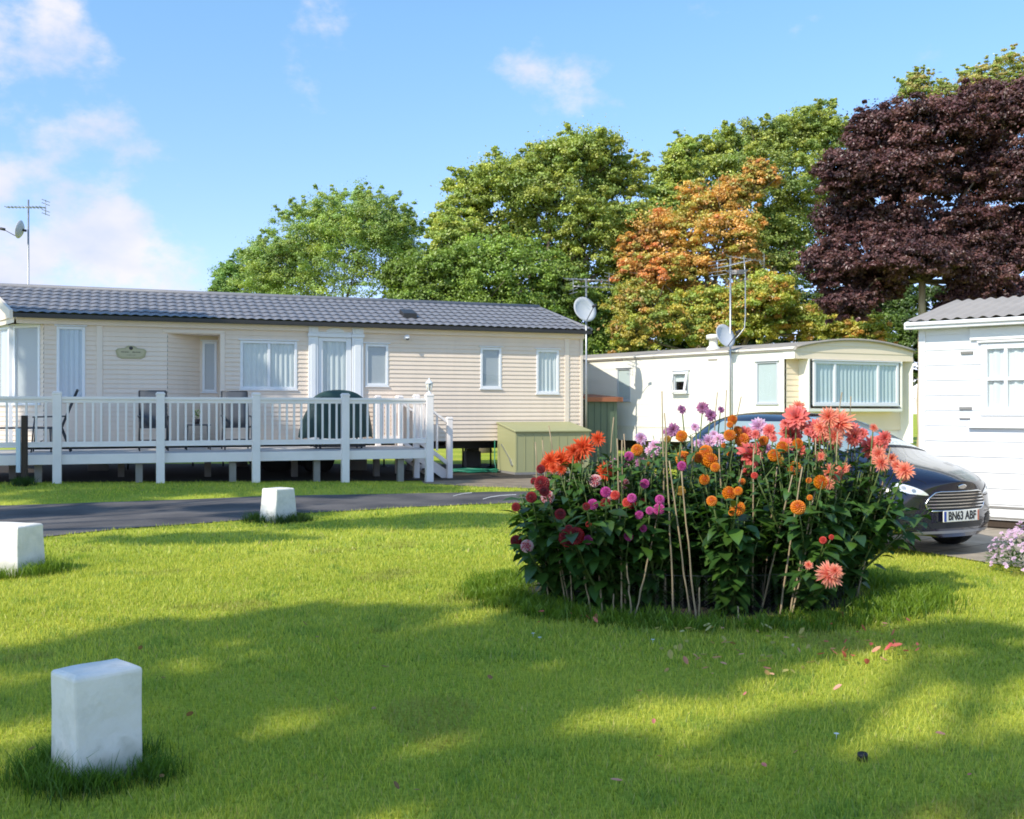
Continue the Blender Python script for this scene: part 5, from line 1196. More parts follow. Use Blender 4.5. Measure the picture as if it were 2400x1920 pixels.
# canes: top and a lower point in the same crop, and depth
CANES = [(825, 35, 832, 480, 7.2), (838, 140, 882, 1130, 6.85), (860, 370, 965, 1140, 6.85), (918, 420, 985, 1080, 6.95), (632, 270, 640, 700, 7.1), (610, 262, 625, 800, 7.3), (230, 450, 285, 1090, 7.2), (283, 560, 330, 800, 7.25), (378, 790, 395, 1100, 6.95), (425, 790, 495, 1130, 6.9), (503, 680, 540, 1120, 6.9), (590, 1010, 594, 1155, 6.8), (655, 860, 680, 1120, 6.88), (1190, 1070, 1195, 1170, 6.78), (1265, 310, 1262, 660, 7.2), (1100, 310, 1115, 670, 7.3), (1670, 230, 1664, 390, 7.4), (1565, 260, 1560, 430, 7.5), (1540, 700, 1450, 930, 7.0), (1560, 520, 1480, 880, 7.05), (1450, 440, 1400, 650, 7.1), (1480, 320, 1310, 690, 7.3), (1500, 400, 1430, 830, 7.1), (1925, 305, 1885, 440, 7.6), (1090, 40, 1080, 200, 8.4), (1136, 30, 1130, 170, 8.6), (1207, 60, 1170, 180, 8.3), (1735, 60, 1730, 140, 8.2), (1835, 350, 1820, 490, 7.7), (970, 250, 975, 490, 7.6), (590, 160, 583, 260, 8.0), (280, 200, 300, 330, 8.1), (1005, 980, 1000, 1150, 6.8), (800, 640, 765, 790, 7.1), (550, 560, 555, 640, 7.3), (1690, 40, 1668, 200, 8.1), (1620, 360, 1600, 480, 7.7), (1300, 330, 1302, 450, 7.6), (395, 350, 388, 480, 7.6), (520, 330, 512, 430, 7.8), (1380, 400, 1350, 660, 7.4), (215, 280, 220, 380, 8.0), (250, 270, 255, 360, 8.1), (1215, 390, 1190, 520, 7.4), (640, 240, 655, 420, 7.9), (920, 300, 925, 480, 7.5), (1745, 320, 1735, 430, 7.9), (295, 590, 320, 760, 7.3)]
def cane_word(i):
    x0, y0, x1, y1, Y = CANES[i]; side = 'left edge' if x0 < 330 else 'left half' if x0 < 760 else 'centre' if x0 < 1300 else 'right half' if x0 < 1700 else 'right end'
    tall = 'tall' if y0 < 200 else 'mid height' if y0 < 500 else 'short' if y0 < 850 else 'stub of'
    dx = (x1-x0)/max(1, y1-y0); lean = 'leaning right' if dx < -.15 else 'leaning left' if dx > .06 else 'upright'
    return side, tall, lean, Y
cnt = {}
for i in range(len(CANES)):
    cnt.setdefault(cane_word(i)[:3], []).append(i)
for i, (x0, y0, x1, y1, Y) in enumerate(CANES):
    a = at(1150+x0*.487, 900+y0*.487, Y); b = at(1150+x1*.487, 900+y1*.487, Y); d = (b-a)
    if abs(d.x) > .25*abs(d.z): pass
    yf = BED[1]-BED[3]*sqrt(max(.05, 1-min(.94, ((a.x+b.x)/2-BED[0])**2/BED[2]**2)))*1.06
    if y1 > 760: Y = yf-.10+random.uniform(0, .12)
    if Y < yf or y1 > 760:
        Y = max(Y, yf-.10); a = at(1150+x0*.487, 900+y0*.487, Y); b = at(1150+x1*.487, 900+y1*.487, Y); d = b-a
    t = a.z/(a.z-b.z); g0 = a+d*t; lim = .24*a.z
    g0.x = min(max(g0.x, a.x-lim), a.x+lim); g0.y = Y
    m = MB(); n = 9; ps = [Vector((0, 0, -.05)).lerp(a-Vector((g0.x, g0.y, 0)), k/n)+Vector((random.uniform(-.004, .004), random.uniform(-.004, .004), 0)) for k in range(n+1)]
    rr = []
    for k in range(n+1): rr.append((.0068-.0025*k/n)*(1.12 if k % 2 else .97))
    m.tube(ps, rr, 7); o = m.build('bamboo_cane', MT['cane']); o.location = (g0.x, g0.y, 0)
    side, tall, lean, _ = cane_word(i); k = cnt[(side, tall, lean)]
    srt = sorted(k, key=lambda q: CANES[q][0]); n_ = srt.index(i); ordn = ['first', 'second', 'third', 'fourth', 'fifth', 'sixth', 'seventh', 'eighth', 'ninth']
    lab = f'{tall} bamboo cane {lean} in the {side} of the dahlia bed' if len(k) == 1 else f'{tall} {lean} cane in the dahlia bed\'s {side}, {ordn[n_]} such from its left'
    tag(o, lab, 'cane', 'bamboo canes in the dahlia bed')
# bed soil, wire netting, long grass round the edge
mb = MB(); rows = []
for k in range(7):
    f_ = k/6*1.02; rows.append([(BED[0]+BED[2]*f_*cos(a), BED[1]+BED[3]*f_*sin(a), .006+.06*(1-f_)+.012*noise.noise(Vector((f_*7*cos(a), f_*7*sin(a), 0)))*(f_ < 1)) for a in np.linspace(0, 2*pi, 49)])
mb.grid(rows); tag(mb.build('soil_bed', MT['soil']), kind='structure')
m = MB(); na = 46; hN = .26
for s in (-1, 1):
    for k in range(na):
        pts = []
        for q in range(11):
            t = q/10; a = radians(-150)+radians(120)*(k+.5*s*(1 if q % 2 else -1)*.5)/na
            pts.append((BED[0]+BED[2]*.93*cos(a), BED[1]+BED[3]*.93*sin(a)+random.uniform(-.004, .004), .02+hN*t))
        m.tube(pts, .0011, 3, False)
m.tube([(BED[0]+BED[2]*.93*cos(a), BED[1]+BED[3]*.93*sin(a), .02+hN) for a in np.linspace(radians(-150), radians(-30), 30)], .002, 4)
tag(m.build('wire_netting', MT['wire']), 'low galvanised wire netting round the foot of the dahlias', 'netting')
ring = []
for k in range(260):
    a = random.uniform(0, 2*pi); f_ = random.uniform(.98, 1.30)
    if sin(a) > .5 and random.random() < .5: continue
    f_ += .12*max(0, cos(a))+.06*max(0, -sin(a)); ring.append((BED[0]+BED[2]*f_*cos(a), BED[1]+BED[3]*f_*sin(a), random.uniform(.55, 1.15)*(1.25 if cos(a) > .6 else 1)))
tufts('long_grass', 'long unmown grass ringing the dahlia bed', ring, .10, 85, .085, w=.007)
def around(c, hw, n, s0, s1): return [(c[0]+hw*cos(a)*random.uniform(.9, 1.4), c[1]+hw*.8*sin(a)*random.uniform(.9, 1.4), random.uniform(s0, s1)) for a in [random.uniform(0, 2*pi) for _ in range(n)]]
tufts('long_grass', 'long grass round the nearest marker block', around(B1, .20, 26, .6, 1.1)+[(B1[0]-.02, B1[1]-.2, 1.5), (B1[0]-.12, B1[1]-.19, 1.4), (B1[0]+.05, B1[1]-.2, 1.0), (B1[0]+.25, B1[1]-.1, 1.0), (B1[0]-.28, B1[1]-.05, 1.2)], .10, 110, .07, ((.06, .14, .012), (.16, .28, .03)), .004)
tufts('long_grass', 'long grass round the sunlit marker block at left edge', around(B2, .36, 26, .7, 1.2)+[(B2[0]+.42, B2[1]-.05, 1.3), (B2[0]+.36, B2[1]-.22, 1.2)], .12, 90, .08, w=.006)
tufts('long_grass', 'dark long grass round the far marker block', around(B3, .26, 22, .7, 1.2), .12, 80, .09, ((.025, .07, .008), (.07, .14, .02)), .008)
tufts('long_grass', 'grass clump at the foot of the timber post', [(q_.x+random.uniform(-.12, .22), q_.y-.1+random.uniform(-.1, .1), random.uniform(.8, 1.3)) for q_ in [at(51, 1134, 17.4)]*10], .14, 60, .06, ((.025, .07, .008), (.06, .13, .02)), .01)

# fallen petals and leaves
def litter(n, kind, label, cols, fn, size):
    lm = []
    for k in range(4):
        V, Fc, C = [], [], []; c = cols[k % len(cols)]
        petal_strip(V, Fc, C, Vector((-.5, 0, .06)), Vector((1, 0, .12)), Vector((0, 0, 1)), 1.0, .24 if kind == 'petal' else .34, random.uniform(.1, .5), c, [x*random.uniform(.8, 1.1) for x in c], random.uniform(.2, .7))
        o = np_mesh('fallen_'+kind, [tuple(v) for v in V], Fc, PETAL, None, C); lm.append(o.data); bpy.data.objects.remove(o)
    for k in range(n):
        x, y = fn(); o = bpy.data.objects.new('fallen_'+kind, random.choice(lm)); COL.objects.link(o); s = size*random.uniform(.6, 1.3)
        o.location = (x, y, random.uniform(.025, .05)+gz(x, y)); o.rotation_euler = (random.uniform(-.5, .5), random.uniform(-.5, .5), random.uniform(0, 6.28)); o.scale = (s, s, s)
        tag(o, label, 'petal' if kind == 'petal' else 'leaf', f'fallen {kind} litter: '+label)
def near(px0, px1, py0, py1):
    def f():
        p = ground_at(random.uniform(px0, px1), random.uniform(py0, py1)); return p.x, p.y
    return f
litter(34, 'petal', 'pink red dahlia petal fallen on the grass in front of the right of the bed', [(.75, .20, .13), (.80, .33, .22), (.62, .12, .10)], near(1900, 2170, 1450, 1580), .048)
litter(16, 'petal', 'salmon petal fallen on the grass before the middle of the bed', [(.70, .28, .16), (.78, .42, .26)], near(1560, 1900, 1490, 1600), .042)
litter(44, 'leaf', 'small yellow leaf fallen in the grass before the flower bed', [(.55, .46, .12), (.50, .36, .10), (.60, .52, .22)], near(1540, 1900, 1480, 1600), .042)
litter(10, 'petal', 'lone pink petal scattered on the open lawn at right', [(.78, .36, .26), (.72, .25, .2)], near(1400, 2400, 1620, 1880), .036)
litter(18, 'leaf', 'dry brown leaf lying on the open lawn', [(.40, .22, .09), (.48, .30, .14), (.30, .16, .07)], near(60, 1250, 1380, 1880), .036)
litter(8, 'petal', 'reddish petal dropped at the left foot of the bed', [(.62, .12, .10), (.7, .2, .15)], near(1250, 1420, 1440, 1480), .045)
p = ground_at(2021, 1782)
m = MB(); m.lathe([(.021, 0), (.021, .026), (.017, .032), (.014, .028)], 12, (0, 0, 0)); o = m.build('ground_cap', MT['trim']); o.location = p; tag(o, 'small black round cap standing in the lawn at lower right', 'cap')
for px, py in ((160, 1815), (1265, 1505), (1250, 1495), (1960, 1735), (1530, 1510)):
    q = ground_at(px, py); m = MB()
    for k in range(9): a = k*2*pi/9; m.prism([(0, 0, .028), (.009*cos(a-.25), .009*sin(a-.25), .030), (.012*cos(a), .012*sin(a), .029), (.009*cos(a+.25), .009*sin(a+.25), .030)], (0, 0, .001))
    m.tube([(0, 0, 0), (0, 0, .028)], .0012, 4); o = m.build('daisy', MT['upvc']); o.location = q; tag(o, 'tiny white daisy in the lawn', 'daisy', 'daisies in the lawn')

# phlox clump at the right edge
ph = at(2395, 1330, 8.9); px_, py_ = ph.x+.20, 8.95
phx = thing('phlox_plant', 'clump of pale pink phlox flowers on the paving at the right edge', 'flowers', (px_, py_, 0))
V, Fc, C, V2, F2, C2 = [], [], [], [], [], []
for k in range(900):
    a = random.uniform(0, 2*pi); rr = .43*sqrt(random.random()); z = (.42*(1-(rr/.45)**2)**.6)*random.uniform(.15, 1); p = Vector((rr*cos(a), rr*sin(a), z))
    d = Vector((cos(a)*rr*2+random.uniform(-.6, .6), sin(a)*rr*2+random.uniform(-.6, .6), random.uniform(0, .9))); q = random.uniform(.7, 1.3)
    leaf_add(V, Fc, C, p, d, .055, .010, .2, (.07*q, .13*q, .025*q))
for k in range(330):
    a = random.uniform(0, 2*pi); rr = .45*sqrt(random.random()); z = .44*max(0, 1-(rr/.47)**2)**.6+random.uniform(-.05, .03); p = Vector((rr*cos(a), rr*sin(a), max(.04, z)))
    nrm = Vector((cos(a)*rr*1.6+random.uniform(-.4, .4), sin(a)*rr*1.6-.3+random.uniform(-.4, .4), .8)).normalized(); R = nrm.to_track_quat('Z', 'Y').to_matrix(); q = random.uniform(.8, 1.1)
    for j in range(5): b_ = 2*pi*j/5; petal_strip(V2, F2, C2, p, R @ Vector((cos(b_), sin(b_), .15)), nrm, .020, .009, -.1, (.62*q, .36*q, .52*q), (.82*q, .66*q, .78*q))
np_mesh('foliage', [tuple(v) for v in V], Fc, DLEAF, phx, C); np_mesh('flowers', [tuple(v) for v in V2], F2, PETAL, phx, C2)['kind'] = 'stuff'
# ================================================================ trees
LEAFGAIN = 2.9
def leaf_cloud(cen, rad, n_per, size, cols, flat=.7, shade=.35, up=.35, seed=0, spread=.55):
    """leaves on the upper shell of many small clumps: (K,3) centres, (K,) radii, (K,3) colours"""
    g_ = np.random.default_rng(seed); K = len(cen)
    size *= .52; idx = np.repeat(np.arange(K), int(n_per*1.75)); n = len(idx)
    d = g_.normal(size=(n, 3)); d /= np.linalg.norm(d, axis=1)[:, None]
    d[:, 2] = np.where(d[:, 2] < -.25, -d[:, 2]*.6, d[:, 2]); d /= np.linalg.norm(d, axis=1)[:, None]
    rr = rad[idx]*np.where(g_.random(n) < .68, g_.uniform(.35, 1.0, n)**.6, np.abs(g_.normal(0, .85, n))+.15)
    p = cen[idx]+d*rr[:, None]*np.array([1, 1, flat])
    nrm = d*.9+g_.normal(size=(n, 3))*spread+np.array([0, 0, up]); nrm /= np.linalg.norm(nrm, axis=1)[:, None]
    a = g_.normal(size=(n, 3)); t = np.cross(nrm, a); t /= np.linalg.norm(t, axis=1)[:, None]; b = np.cross(nrm, t)
    s = size*g_.uniform(.6, 1.3, n)[:, None]
    fold = nrm*s*.12
    v = np.stack([p-t*s*.62, p-b*s*.40+fold, p+t*s*.62, p+b*s*.40+fold], 1)
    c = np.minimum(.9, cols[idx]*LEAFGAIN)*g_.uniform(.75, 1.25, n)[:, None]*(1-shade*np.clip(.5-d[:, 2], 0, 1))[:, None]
    return v, np.repeat(c[:, None, :], 4, 1)
def crown_from(lobes, size, n_per, pal, seed, clump=.24, k_area=1.0, flat=.7, face=(-.25, -.9, .45), shoots=0, dens=1.0, fill=.5):
    g_ = np.random.default_rng(seed); CE, RA, CO = [], [], []; FI, FR, FC_ = [], [], []
    face = np.array(face)
    for li, (c, r) in enumerate(lobes):
        c = np.array(c); r = np.array(r); rm = r.mean()
        K = int(66*k_area*max(1, (rm/2.0)**1.2)*dens); wob = g_.uniform(0, 6.28, 6)
        lobe_q = g_.uniform(.88, 1.12)
        for k in range(K):
            d = g_.normal(size=3); d /= np.linalg.norm(d)
            if d.dot(face) < -.35 and g_.random() < .6: d = -d
            if d[2] < -.5 and g_.random() < .6: d[2] *= -1
            rr = (g_.uniform(.55, 1.0) if g_.random() < .86 else g_.uniform(1.0, 1.16))*(1+.13*np.sin(d[0]*4+wob[0])+.12*np.sin(d[1]*5+wob[1])+.12*np.sin(d[2]*6+wob[2]))
            p = c+d*r*rr; CE.append(p); RA.append(clump*rm*g_.choice([.4, .65, .85, 1.25])*g_.uniform(.8, 1.2)*(1 if rr < 1 else .6)); CO.append(np.array(pal(p, g_))*lobe_q)
        for k in range(int(K*.35)):
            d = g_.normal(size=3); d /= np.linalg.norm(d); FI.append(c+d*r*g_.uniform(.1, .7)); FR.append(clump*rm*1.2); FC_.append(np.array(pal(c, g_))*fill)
        for k in range(shoots):
            d = g_.normal(size=3); d[2] = abs(d[2])*1.5+.4; d /= np.linalg.norm(d)
            if d[2] < .3: continue
            for q in range(5): CE.append(c+d*r*(1.0+.10*q)+g_.normal(size=3)*.05); RA.append(.13*rm*(1-.15*q)); CO.append(np.array(pal(c, g_)))
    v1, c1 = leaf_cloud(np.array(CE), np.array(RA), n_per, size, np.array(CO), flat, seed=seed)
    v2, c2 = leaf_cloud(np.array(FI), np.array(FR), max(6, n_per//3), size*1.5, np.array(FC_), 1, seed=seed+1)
    return np.concatenate([v1, v2]), np.concatenate([c1, c2])
def make_tree(name, label, cat, base, lobes, size, n_per, pal, seed, trunk_r=.25, barkm='bark', group=None, limb_to=None, trunk_top=None, **kw):
    t = thing(name, label, cat, base, 0, group); B = np.array(base)
    L = [(np.array(c)-B, r) for c, r in lobes]
    pal2 = lambda p, g_: pal(p+B, g_)
    v, c = crown_from(L, size, n_per, pal2, seed, **kw)
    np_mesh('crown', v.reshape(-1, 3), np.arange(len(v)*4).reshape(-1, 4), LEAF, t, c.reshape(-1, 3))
    r = random.Random(seed); m = MB(); zlo = min(c_[2] for c_, _ in L); cx = float(np.mean([c_[0] for c_, _ in L])); cy = float(np.mean([c_[1] for c_, _ in L]))
    top = Vector(trunk_top)-Vector(base) if trunk_top is not None else Vector((cx*.35, cy*.35, max(1.2, zlo*.8)))
    pts = [Vector((0, 0, -.1)).lerp(top, k/6)+Vector((r.uniform(-.05, .05), r.uniform(-.05, .05), 0))*(k > 0) for k in range(7)]
    m.tube(pts, [trunk_r*(1.35 if k == 0 else 1-.06*k) for k in range(7)], 10)
    m.build('trunk', MT[barkm], t); m = MB()
    for c_, rr in L:
        e = Vector(c_); mid = top.lerp(e, .5)+Vector((r.uniform(-.3, .3), r.uniform(-.3, .3), r.uniform(-.1, .5)))
        ps = [top.lerp(mid, k/3) for k in range(3)]+[mid.lerp(e, k/3) for k in range(4)]
        m.tube(ps, [trunk_r*(.42-.062*k) for k in range(7)], 6)
        for q in range(5):
            d = Vector((r.uniform(-1, 1), r.uniform(-1, 1), r.uniform(-.2, 1))); e2 = e+Vector((d.x*rr[0], d.y*rr[1], d.z*rr[2]))*.85
            m.tube([mid.lerp(e, .6), mid.lerp(e, .6).lerp(e2, .5)+Vector((0, 0, .12)), e2], [trunk_r*.16, trunk_r*.10, trunk_r*.04], 4)
    m.build('limbs', MT['bark'], t)
    return t
def plobes(Y, L, dy=.8, seed=0):
    r = random.Random(seed); o = []
    for q in L:
        px, py, rx, ry = q[:4]; dd = q[4] if len(q) > 4 else r.uniform(-.8, .8)
        c = at(px, py, Y+dd); o.append(((c.x, c.y, c.z), (rx/F*(Y+dd), rx/F*(Y+dd)*dy, ry/F*(Y+dd))))
    return o
def mixpal(cs, j=.16):
    cs = [np.array(c) for c in cs]
    def f(p, g_):
        a, b = g_.integers(len(cs)), g_.integers(len(cs)); t = g_.random(); return (cs[a]*(1-t)+cs[b]*t)*g_.uniform(1-j, 1+j)
    return f
GB = 'trees behind the caravans'
gp = ground_at
def base_at(px, Y): return (float((px-1200)/F*Y), Y, 0.0)
make_tree('willow_tree', 'loose grey green tree with upright shoots above the middle of the tiled roof', 'tree', base_at(790, 42),
  plobes(42, [(640, 640, 70, 75), (720, 590, 90, 90), (800, 545, 95, 85), (880, 540, 85, 75), (940, 610, 60, 90), (850, 630, 120, 100), (720, 690, 130, 80), (960, 690, 50, 60)], seed=1), .115, 70, mixpal([(.14, .185, .045), (.115, .16, .045), (.17, .20, .045), (.12, .17, .06)]), 21, .12, group=GB, shoots=12, clump=.27, k_area=2.1, flat=1.0)
make_tree('bushy_tree', 'small rounded green tree at the left end of the tree line', 'tree', base_at(585, 46),
  plobes(46, [(545, 655, 48, 50), (600, 640, 50, 55), (530, 690, 40, 40), (620, 690, 60, 50)], seed=2), .12, 70, mixpal([(.10, .155, .045), (.085, .14, .04), (.12, .17, .04)]), 22, .16, group=GB, clump=.3, k_area=1.4)
make_tree('maple_tree', 'largest yellow green maple behind the right half of the tiled roof', 'tree', base_at(1250, 38),
  plobes(38, [(1395, 375, 105, 62), (1300, 400, 95, 65), (1190, 440, 110, 70), (1100, 490, 70, 75), (1440, 440, 85, 70), (1290, 480, 130, 70), (1075, 590, 75, 80), (1200, 560, 110, 70), (1380, 560, 110, 90), (1460, 530, 60, 60), (1330, 640, 100, 90), (1460, 650, 60, 80), (1040, 540, 40, 40), (1500, 600, 60, 80)], seed=3), .165, 80, mixpal([(.17, .195, .042), (.14, .175, .042), (.20, .21, .045), (.12, .165, .042)]), 23, .34, group=GB, clump=.27, k_area=1.45, flat=.85, shoots=2)
make_tree('maple_tree', 'darker green broad tree low in front of the largest maple', 'tree', base_at(1130, 35),
  plobes(35, [(1180, 640, 140, 75), (1040, 650, 90, 70), (1310, 690, 80, 80), (1120, 720, 140, 60), (990, 720, 80, 50), (1260, 760, 100, 60), (1390, 740, 60, 50), (1400, 830, 70, 70), (950, 660, 50, 55)], seed=4), .16, 84, mixpal([(.092, .138, .026), (.085, .12, .024), (.118, .16, .028)]), 24, .3, group=GB, clump=.28, k_area=1.5, flat=.85)
make_tree('sycamore_tree', 'tall green tree behind the orange one, reaching towards the copper tree', 'tree', base_at(1780, 44),
  plobes(44, [(1600, 390, 55, 60), (1690, 370, 80, 60), (1800, 350, 80, 60), (1880, 330, 80, 70), (1940, 330, 60, 70), (1580, 460, 60, 70), (1700, 440, 100, 80), (1860, 440, 110, 90), (1880, 560, 100, 100), (1800, 560, 70, 80), (1830, 660, 90, 90), (1560, 560, 60, 80), (1555, 480, 45, 55)], seed=5), .17, 80, mixpal([(.17, .195, .042), (.13, .165, .04), (.20, .21, .045), (.11, .15, .045)]), 25, .3, group=GB, clump=.27, k_area=1.4, flat=.85, shoots=4)
def orange(p, g_):
    x = p[0]/p[1]*F+1200; t = g_.random()
    cs = [(.285, .165, .05), (.28, .185, .052), (.20, .185, .045), (.285, .12, .042)]
    w = [.30, .30, .37, .03] if x > 1560 else [.38, .25, .15, .22]
    return np.array(cs[g_.choice(4, p=w)])*g_.uniform(.85, 1.15)
make_tree('autumn_maple', 'maple turned orange for autumn in the middle of the tree line', 'tree', base_at(1640, 36),
  plobes(36, [(1560, 560, 90, 65), (1650, 490, 75, 55), (1720, 470, 60, 60), (1700, 560, 90, 70), (1530, 640, 80, 45), (1620, 640, 100, 60), (1740, 620, 60, 50), (1485, 590, 42, 36), (1780, 420, 45, 35), (1600, 700, 70, 40)], seed=6), .15, 66, orange, 26, .22, group=GB, clump=.27, k_area=1.3, flat=.85)
def ygreen(p, g_):
    cs = [(.19, .195, .036), (.23, .19, .036), (.13, .165, .034), (.24, .145, .04)]; return np.array(cs[g_.choice(4, p=[.35, .25, .25, .15])])*g_.uniform(.85, 1.15)
make_tree('field_maple', 'low yellowing bushy tree above the roof of the cream caravan', 'tree', base_at(1720, 34),
  plobes(34, [(1490, 720, 70, 55), (1560, 770, 80, 50), (1660, 730, 90, 60), (1770, 720, 80, 60), (1860, 760, 90, 45), (1960, 780, 80, 40), (1480, 790, 60, 50), (1700, 790, 120, 40), (2040, 790, 50, 45), (1800, 690, 60, 50)], seed=7), .145, 66, ygreen, 27, .18, group=GB, clump=.27, k_area=1.35, flat=.85)
make_tree('copper_maple', 'big dark purple leaved tree behind the white chalet', 'tree', base_at(2160, 30),
  plobes(30, [(2180, 310, 120, 75), (2300, 290, 110, 90), (2400, 270, 70, 80), (2060, 330, 85, 70), (2000, 420, 80, 70), (2120, 430, 120, 90), (2270, 420, 130, 100), (2400, 440, 100, 110), (1990, 530, 85, 75), (2110, 560, 110, 90), (2260, 560, 120, 90), (2390, 590, 90, 100), (1950, 630, 70, 65), (2060, 670, 80, 60), (2290, 660, 90, 70), (1990, 720, 60, 40), (2390, 720, 80, 60), (2250, 720, 60, 40), (2170, 620, 110, 50, -1.2), (2090, 600, 70, 60, -1)], seed=8), .15, 84, mixpal([(.046, .020, .021), (.060, .026, .027), (.034, .017, .018), (.085, .042, .038)]), 28, .15, 'pale_bark', group=GB, clump=.26, k_area=2.1, flat=.8, fill=.3, trunk_top=at(2164, 660, 30))
make_tree('rowan_tree', 'sparse yellow green tree top showing above the purple tree', 'tree', base_at(2300, 50),
  plobes(50, [(2150, 215, 42, 42), (2210, 240, 50, 50), (2300, 200, 55, 45), (2370, 190, 50, 60), (2340, 260, 90, 60), (2430, 190, 40, 60)], seed=9), .15, 52, mixpal([(.14, .18, .05), (.17, .19, .055), (.20, .165, .06)]), 29, .25, group=GB, clump=.25, k_area=1.2, shoots=7)
hl = [(px, 850+30*sin(px), 75, 90, 3*sin(px*1.7)) for px in range(1260, 2260, 85)]
hd_ = thing('hedge', 'dark green hedge filling the gaps beneath the trees', 'hedge', base_at(1750, 40), 0)
v, c = crown_from([(np.array(a)-np.array(base_at(1750, 40)), b) for a, b in plobes(40, hl)]+[(np.array(a)-np.array(base_at(1750, 40)), b) for a, b in plobes(42, [(p, 740, 70, 80, 0) for p in range(1300, 2260, 90)])], .19, 60, mixpal([(.035, .06, .012), (.05, .075, .014), (.028, .048, .012)]), 31, clump=.33, k_area=1.0)
np_mesh('foliage', v.reshape(-1, 3), np.arange(len(v)*4).reshape(-1, 4), LEAF, hd_, c.reshape(-1, 3))
m = MB()
for px in range(1260, 2260, 85): q = at(px, 850, 40.5); m.tube([(q.x-hd_.location.x, .5, 0), (q.x-hd_.location.x+.1, .5, 3)], [.08, .04], 5)
m.build('stems', MT['bark'], hd_)
# trees to the left of the lawn, beyond the edge of the picture: their shadows cross the grass
SHADE = mixpal([(.07, .12, .012), (.09, .14, .015)])
def shade_tree(base, lobes, seed, label, n_per=36, k=1.0, size=.17):
    make_tree('lime_tree', label, 'tree', base, lobes, size, n_per, SHADE, seed, .2, clump=.30, k_area=k, flat=.6, fill=.6)
sh_dir = Vector((cos(SUN_AZ), sin(SUN_AZ)))/tan(SUN_EL)
def lit_from(x, y, h, z=0): return (x+sh_dir.x*(h-z), y+sh_dir.y*(h-z), h)      # where a crown must hang to shade (x, y, z)
def shadow_lobes(lst, h0, seed):      # ground patches (x, y, half width, half height in the photograph; z) that a crown at height h0 shades
    r = random.Random(seed); o = []
    for q in lst:
        px, py, hw, hh = q[:4]; z = q[4] if len(q) > 4 else 0
        Y = (H-z)*F/(py-HY); x = (px-1200)/F*Y; h = h0+r.uniform(-.5, .5)
        o.append((lit_from(x, Y, h, z), (hw*Y/F, min(1.6, hh*Y*Y/(F*H)), .4)))
    return o
A1 = [(230, 1535, 280, 26), (480, 1482, 230, 22), (800, 1450, 260, 34), (980, 1530, 330, 55), (1330, 1490, 300, 55), (600, 1610, 300, 45), (1080, 1650, 360, 45), (1480, 1590, 270, 45), (130, 1640, 220, 36), (1750, 1530, 200, 30), (1330, 1425, 200, 25), (1480, 1445, 250, 35, .12), (1800, 1450, 220, 35, .12), (250, 1700, 170, 36, .1)]
A2 = [(620, 1790, 260, 30), (1200, 1790, 260, 32), (1950, 1850, 380, 46), (2320, 1825, 200, 40), (1850, 1715, 120, 14), (2230, 1490, 170, 14), (2330, 1560, 110, 12), (800, 1880, 130, 30), (1350, 1880, 300, 40), (250, 1880, 200, 40)]
A3 = [(900, 1228, 280, 12), (480, 1262, 230, 12), (1080, 1212, 150, 8), (300, 1155, 350, 12), (800, 1148, 300, 9), (560, 1190, 140, 9), (120, 1200, 160, 12), (650, 1205, 120, 9), (100, 1150, 150, 14), (420, 1152, 150, 13), (600, 1140, 130, 10), (760, 1155, 150, 12), (960, 1146, 120, 9), (200, 1172, 200, 9)]
dk = lambda px, yo, z: (px, HY+(H-z)*F/((RK(px, HY, yo)[0]*sin(CYAW)+yo*cos(CYAW)+K0[1])))
A4 = [(dk(px, 0, z)[0], dk(px, 0, z)[1], 90, 26, z) for px, z in ((40, 1.2), (190, 1.0), (330, 1.25), (480, .95), (640, 1.05), (780, 1.0), (900, 1.15), (120, .5), (420, .55), (720, .55), (930, .65))]
A5 = [(px, HY+(H-z)*F/(C0[1]+R1(px)[0]*sin(CYAW)), w, hgt, z) for px, z, w, hgt in ((110, 1.5, 80, 34), (180, 2.4, 90, 30), (300, 1.4, 100, 26), (430, 1.7, 110, 40), (360, 2.7, 70, 16), (470, 2.6, 70, 22), (540, 1.5, 60, 26), (60, 2.6, 60, 30))]
A5 = [q for q in A5 if q[1] > HY+20]
def wall_lobes(lst, h0):               # patches on the beige wall: photograph column, height, radius
    o = []
    for px, z, rr in lst:
        x = R1(px)[0]; o.append((lit_from(C0[0]+x*cos(CYAW), C0[1]+x*sin(CYAW), h0, z), (rr, rr*.8, .30)))
    return o
A5 = [(100, 1.3, .8), (120, 2.4, .8), (210, 1.6, .7), (230, 2.7, .5), (320, 1.3, .8), (400, 2.1, .9), (450, 1.4, .8), (490, 2.8, .6), (400, 3.0, .5), (560, 1.5, .6), (40, 3.0, .7)]
shade_tree((-13.6, -9.4, 0), shadow_lobes(A1, 13.0, 1), 41, 'lime tree left of the lawn casting the broad shadow in front of the dahlias')
shade_tree((-11.0, -12.5, 0), shadow_lobes(A2, 13.0, 2), 42, 'lime tree behind the camera casting the shadow at the lower right of the lawn')
shade_tree((-17.5, 1.5, 0), shadow_lobes(A3, 13.5, 3), 43, 'lime tree left of the road casting dappled shade on the verge')
shade_tree((-18.5, 7.0, 0), shadow_lobes(A4, 12.5, 4), 44, 'lime tree left of the lawn shading the white deck rail')
shade_tree((-21.0, 9.5, 0), wall_lobes(A5, 13), 45, 'lime tree far left casting dappled shade on the end of the beige caravan')

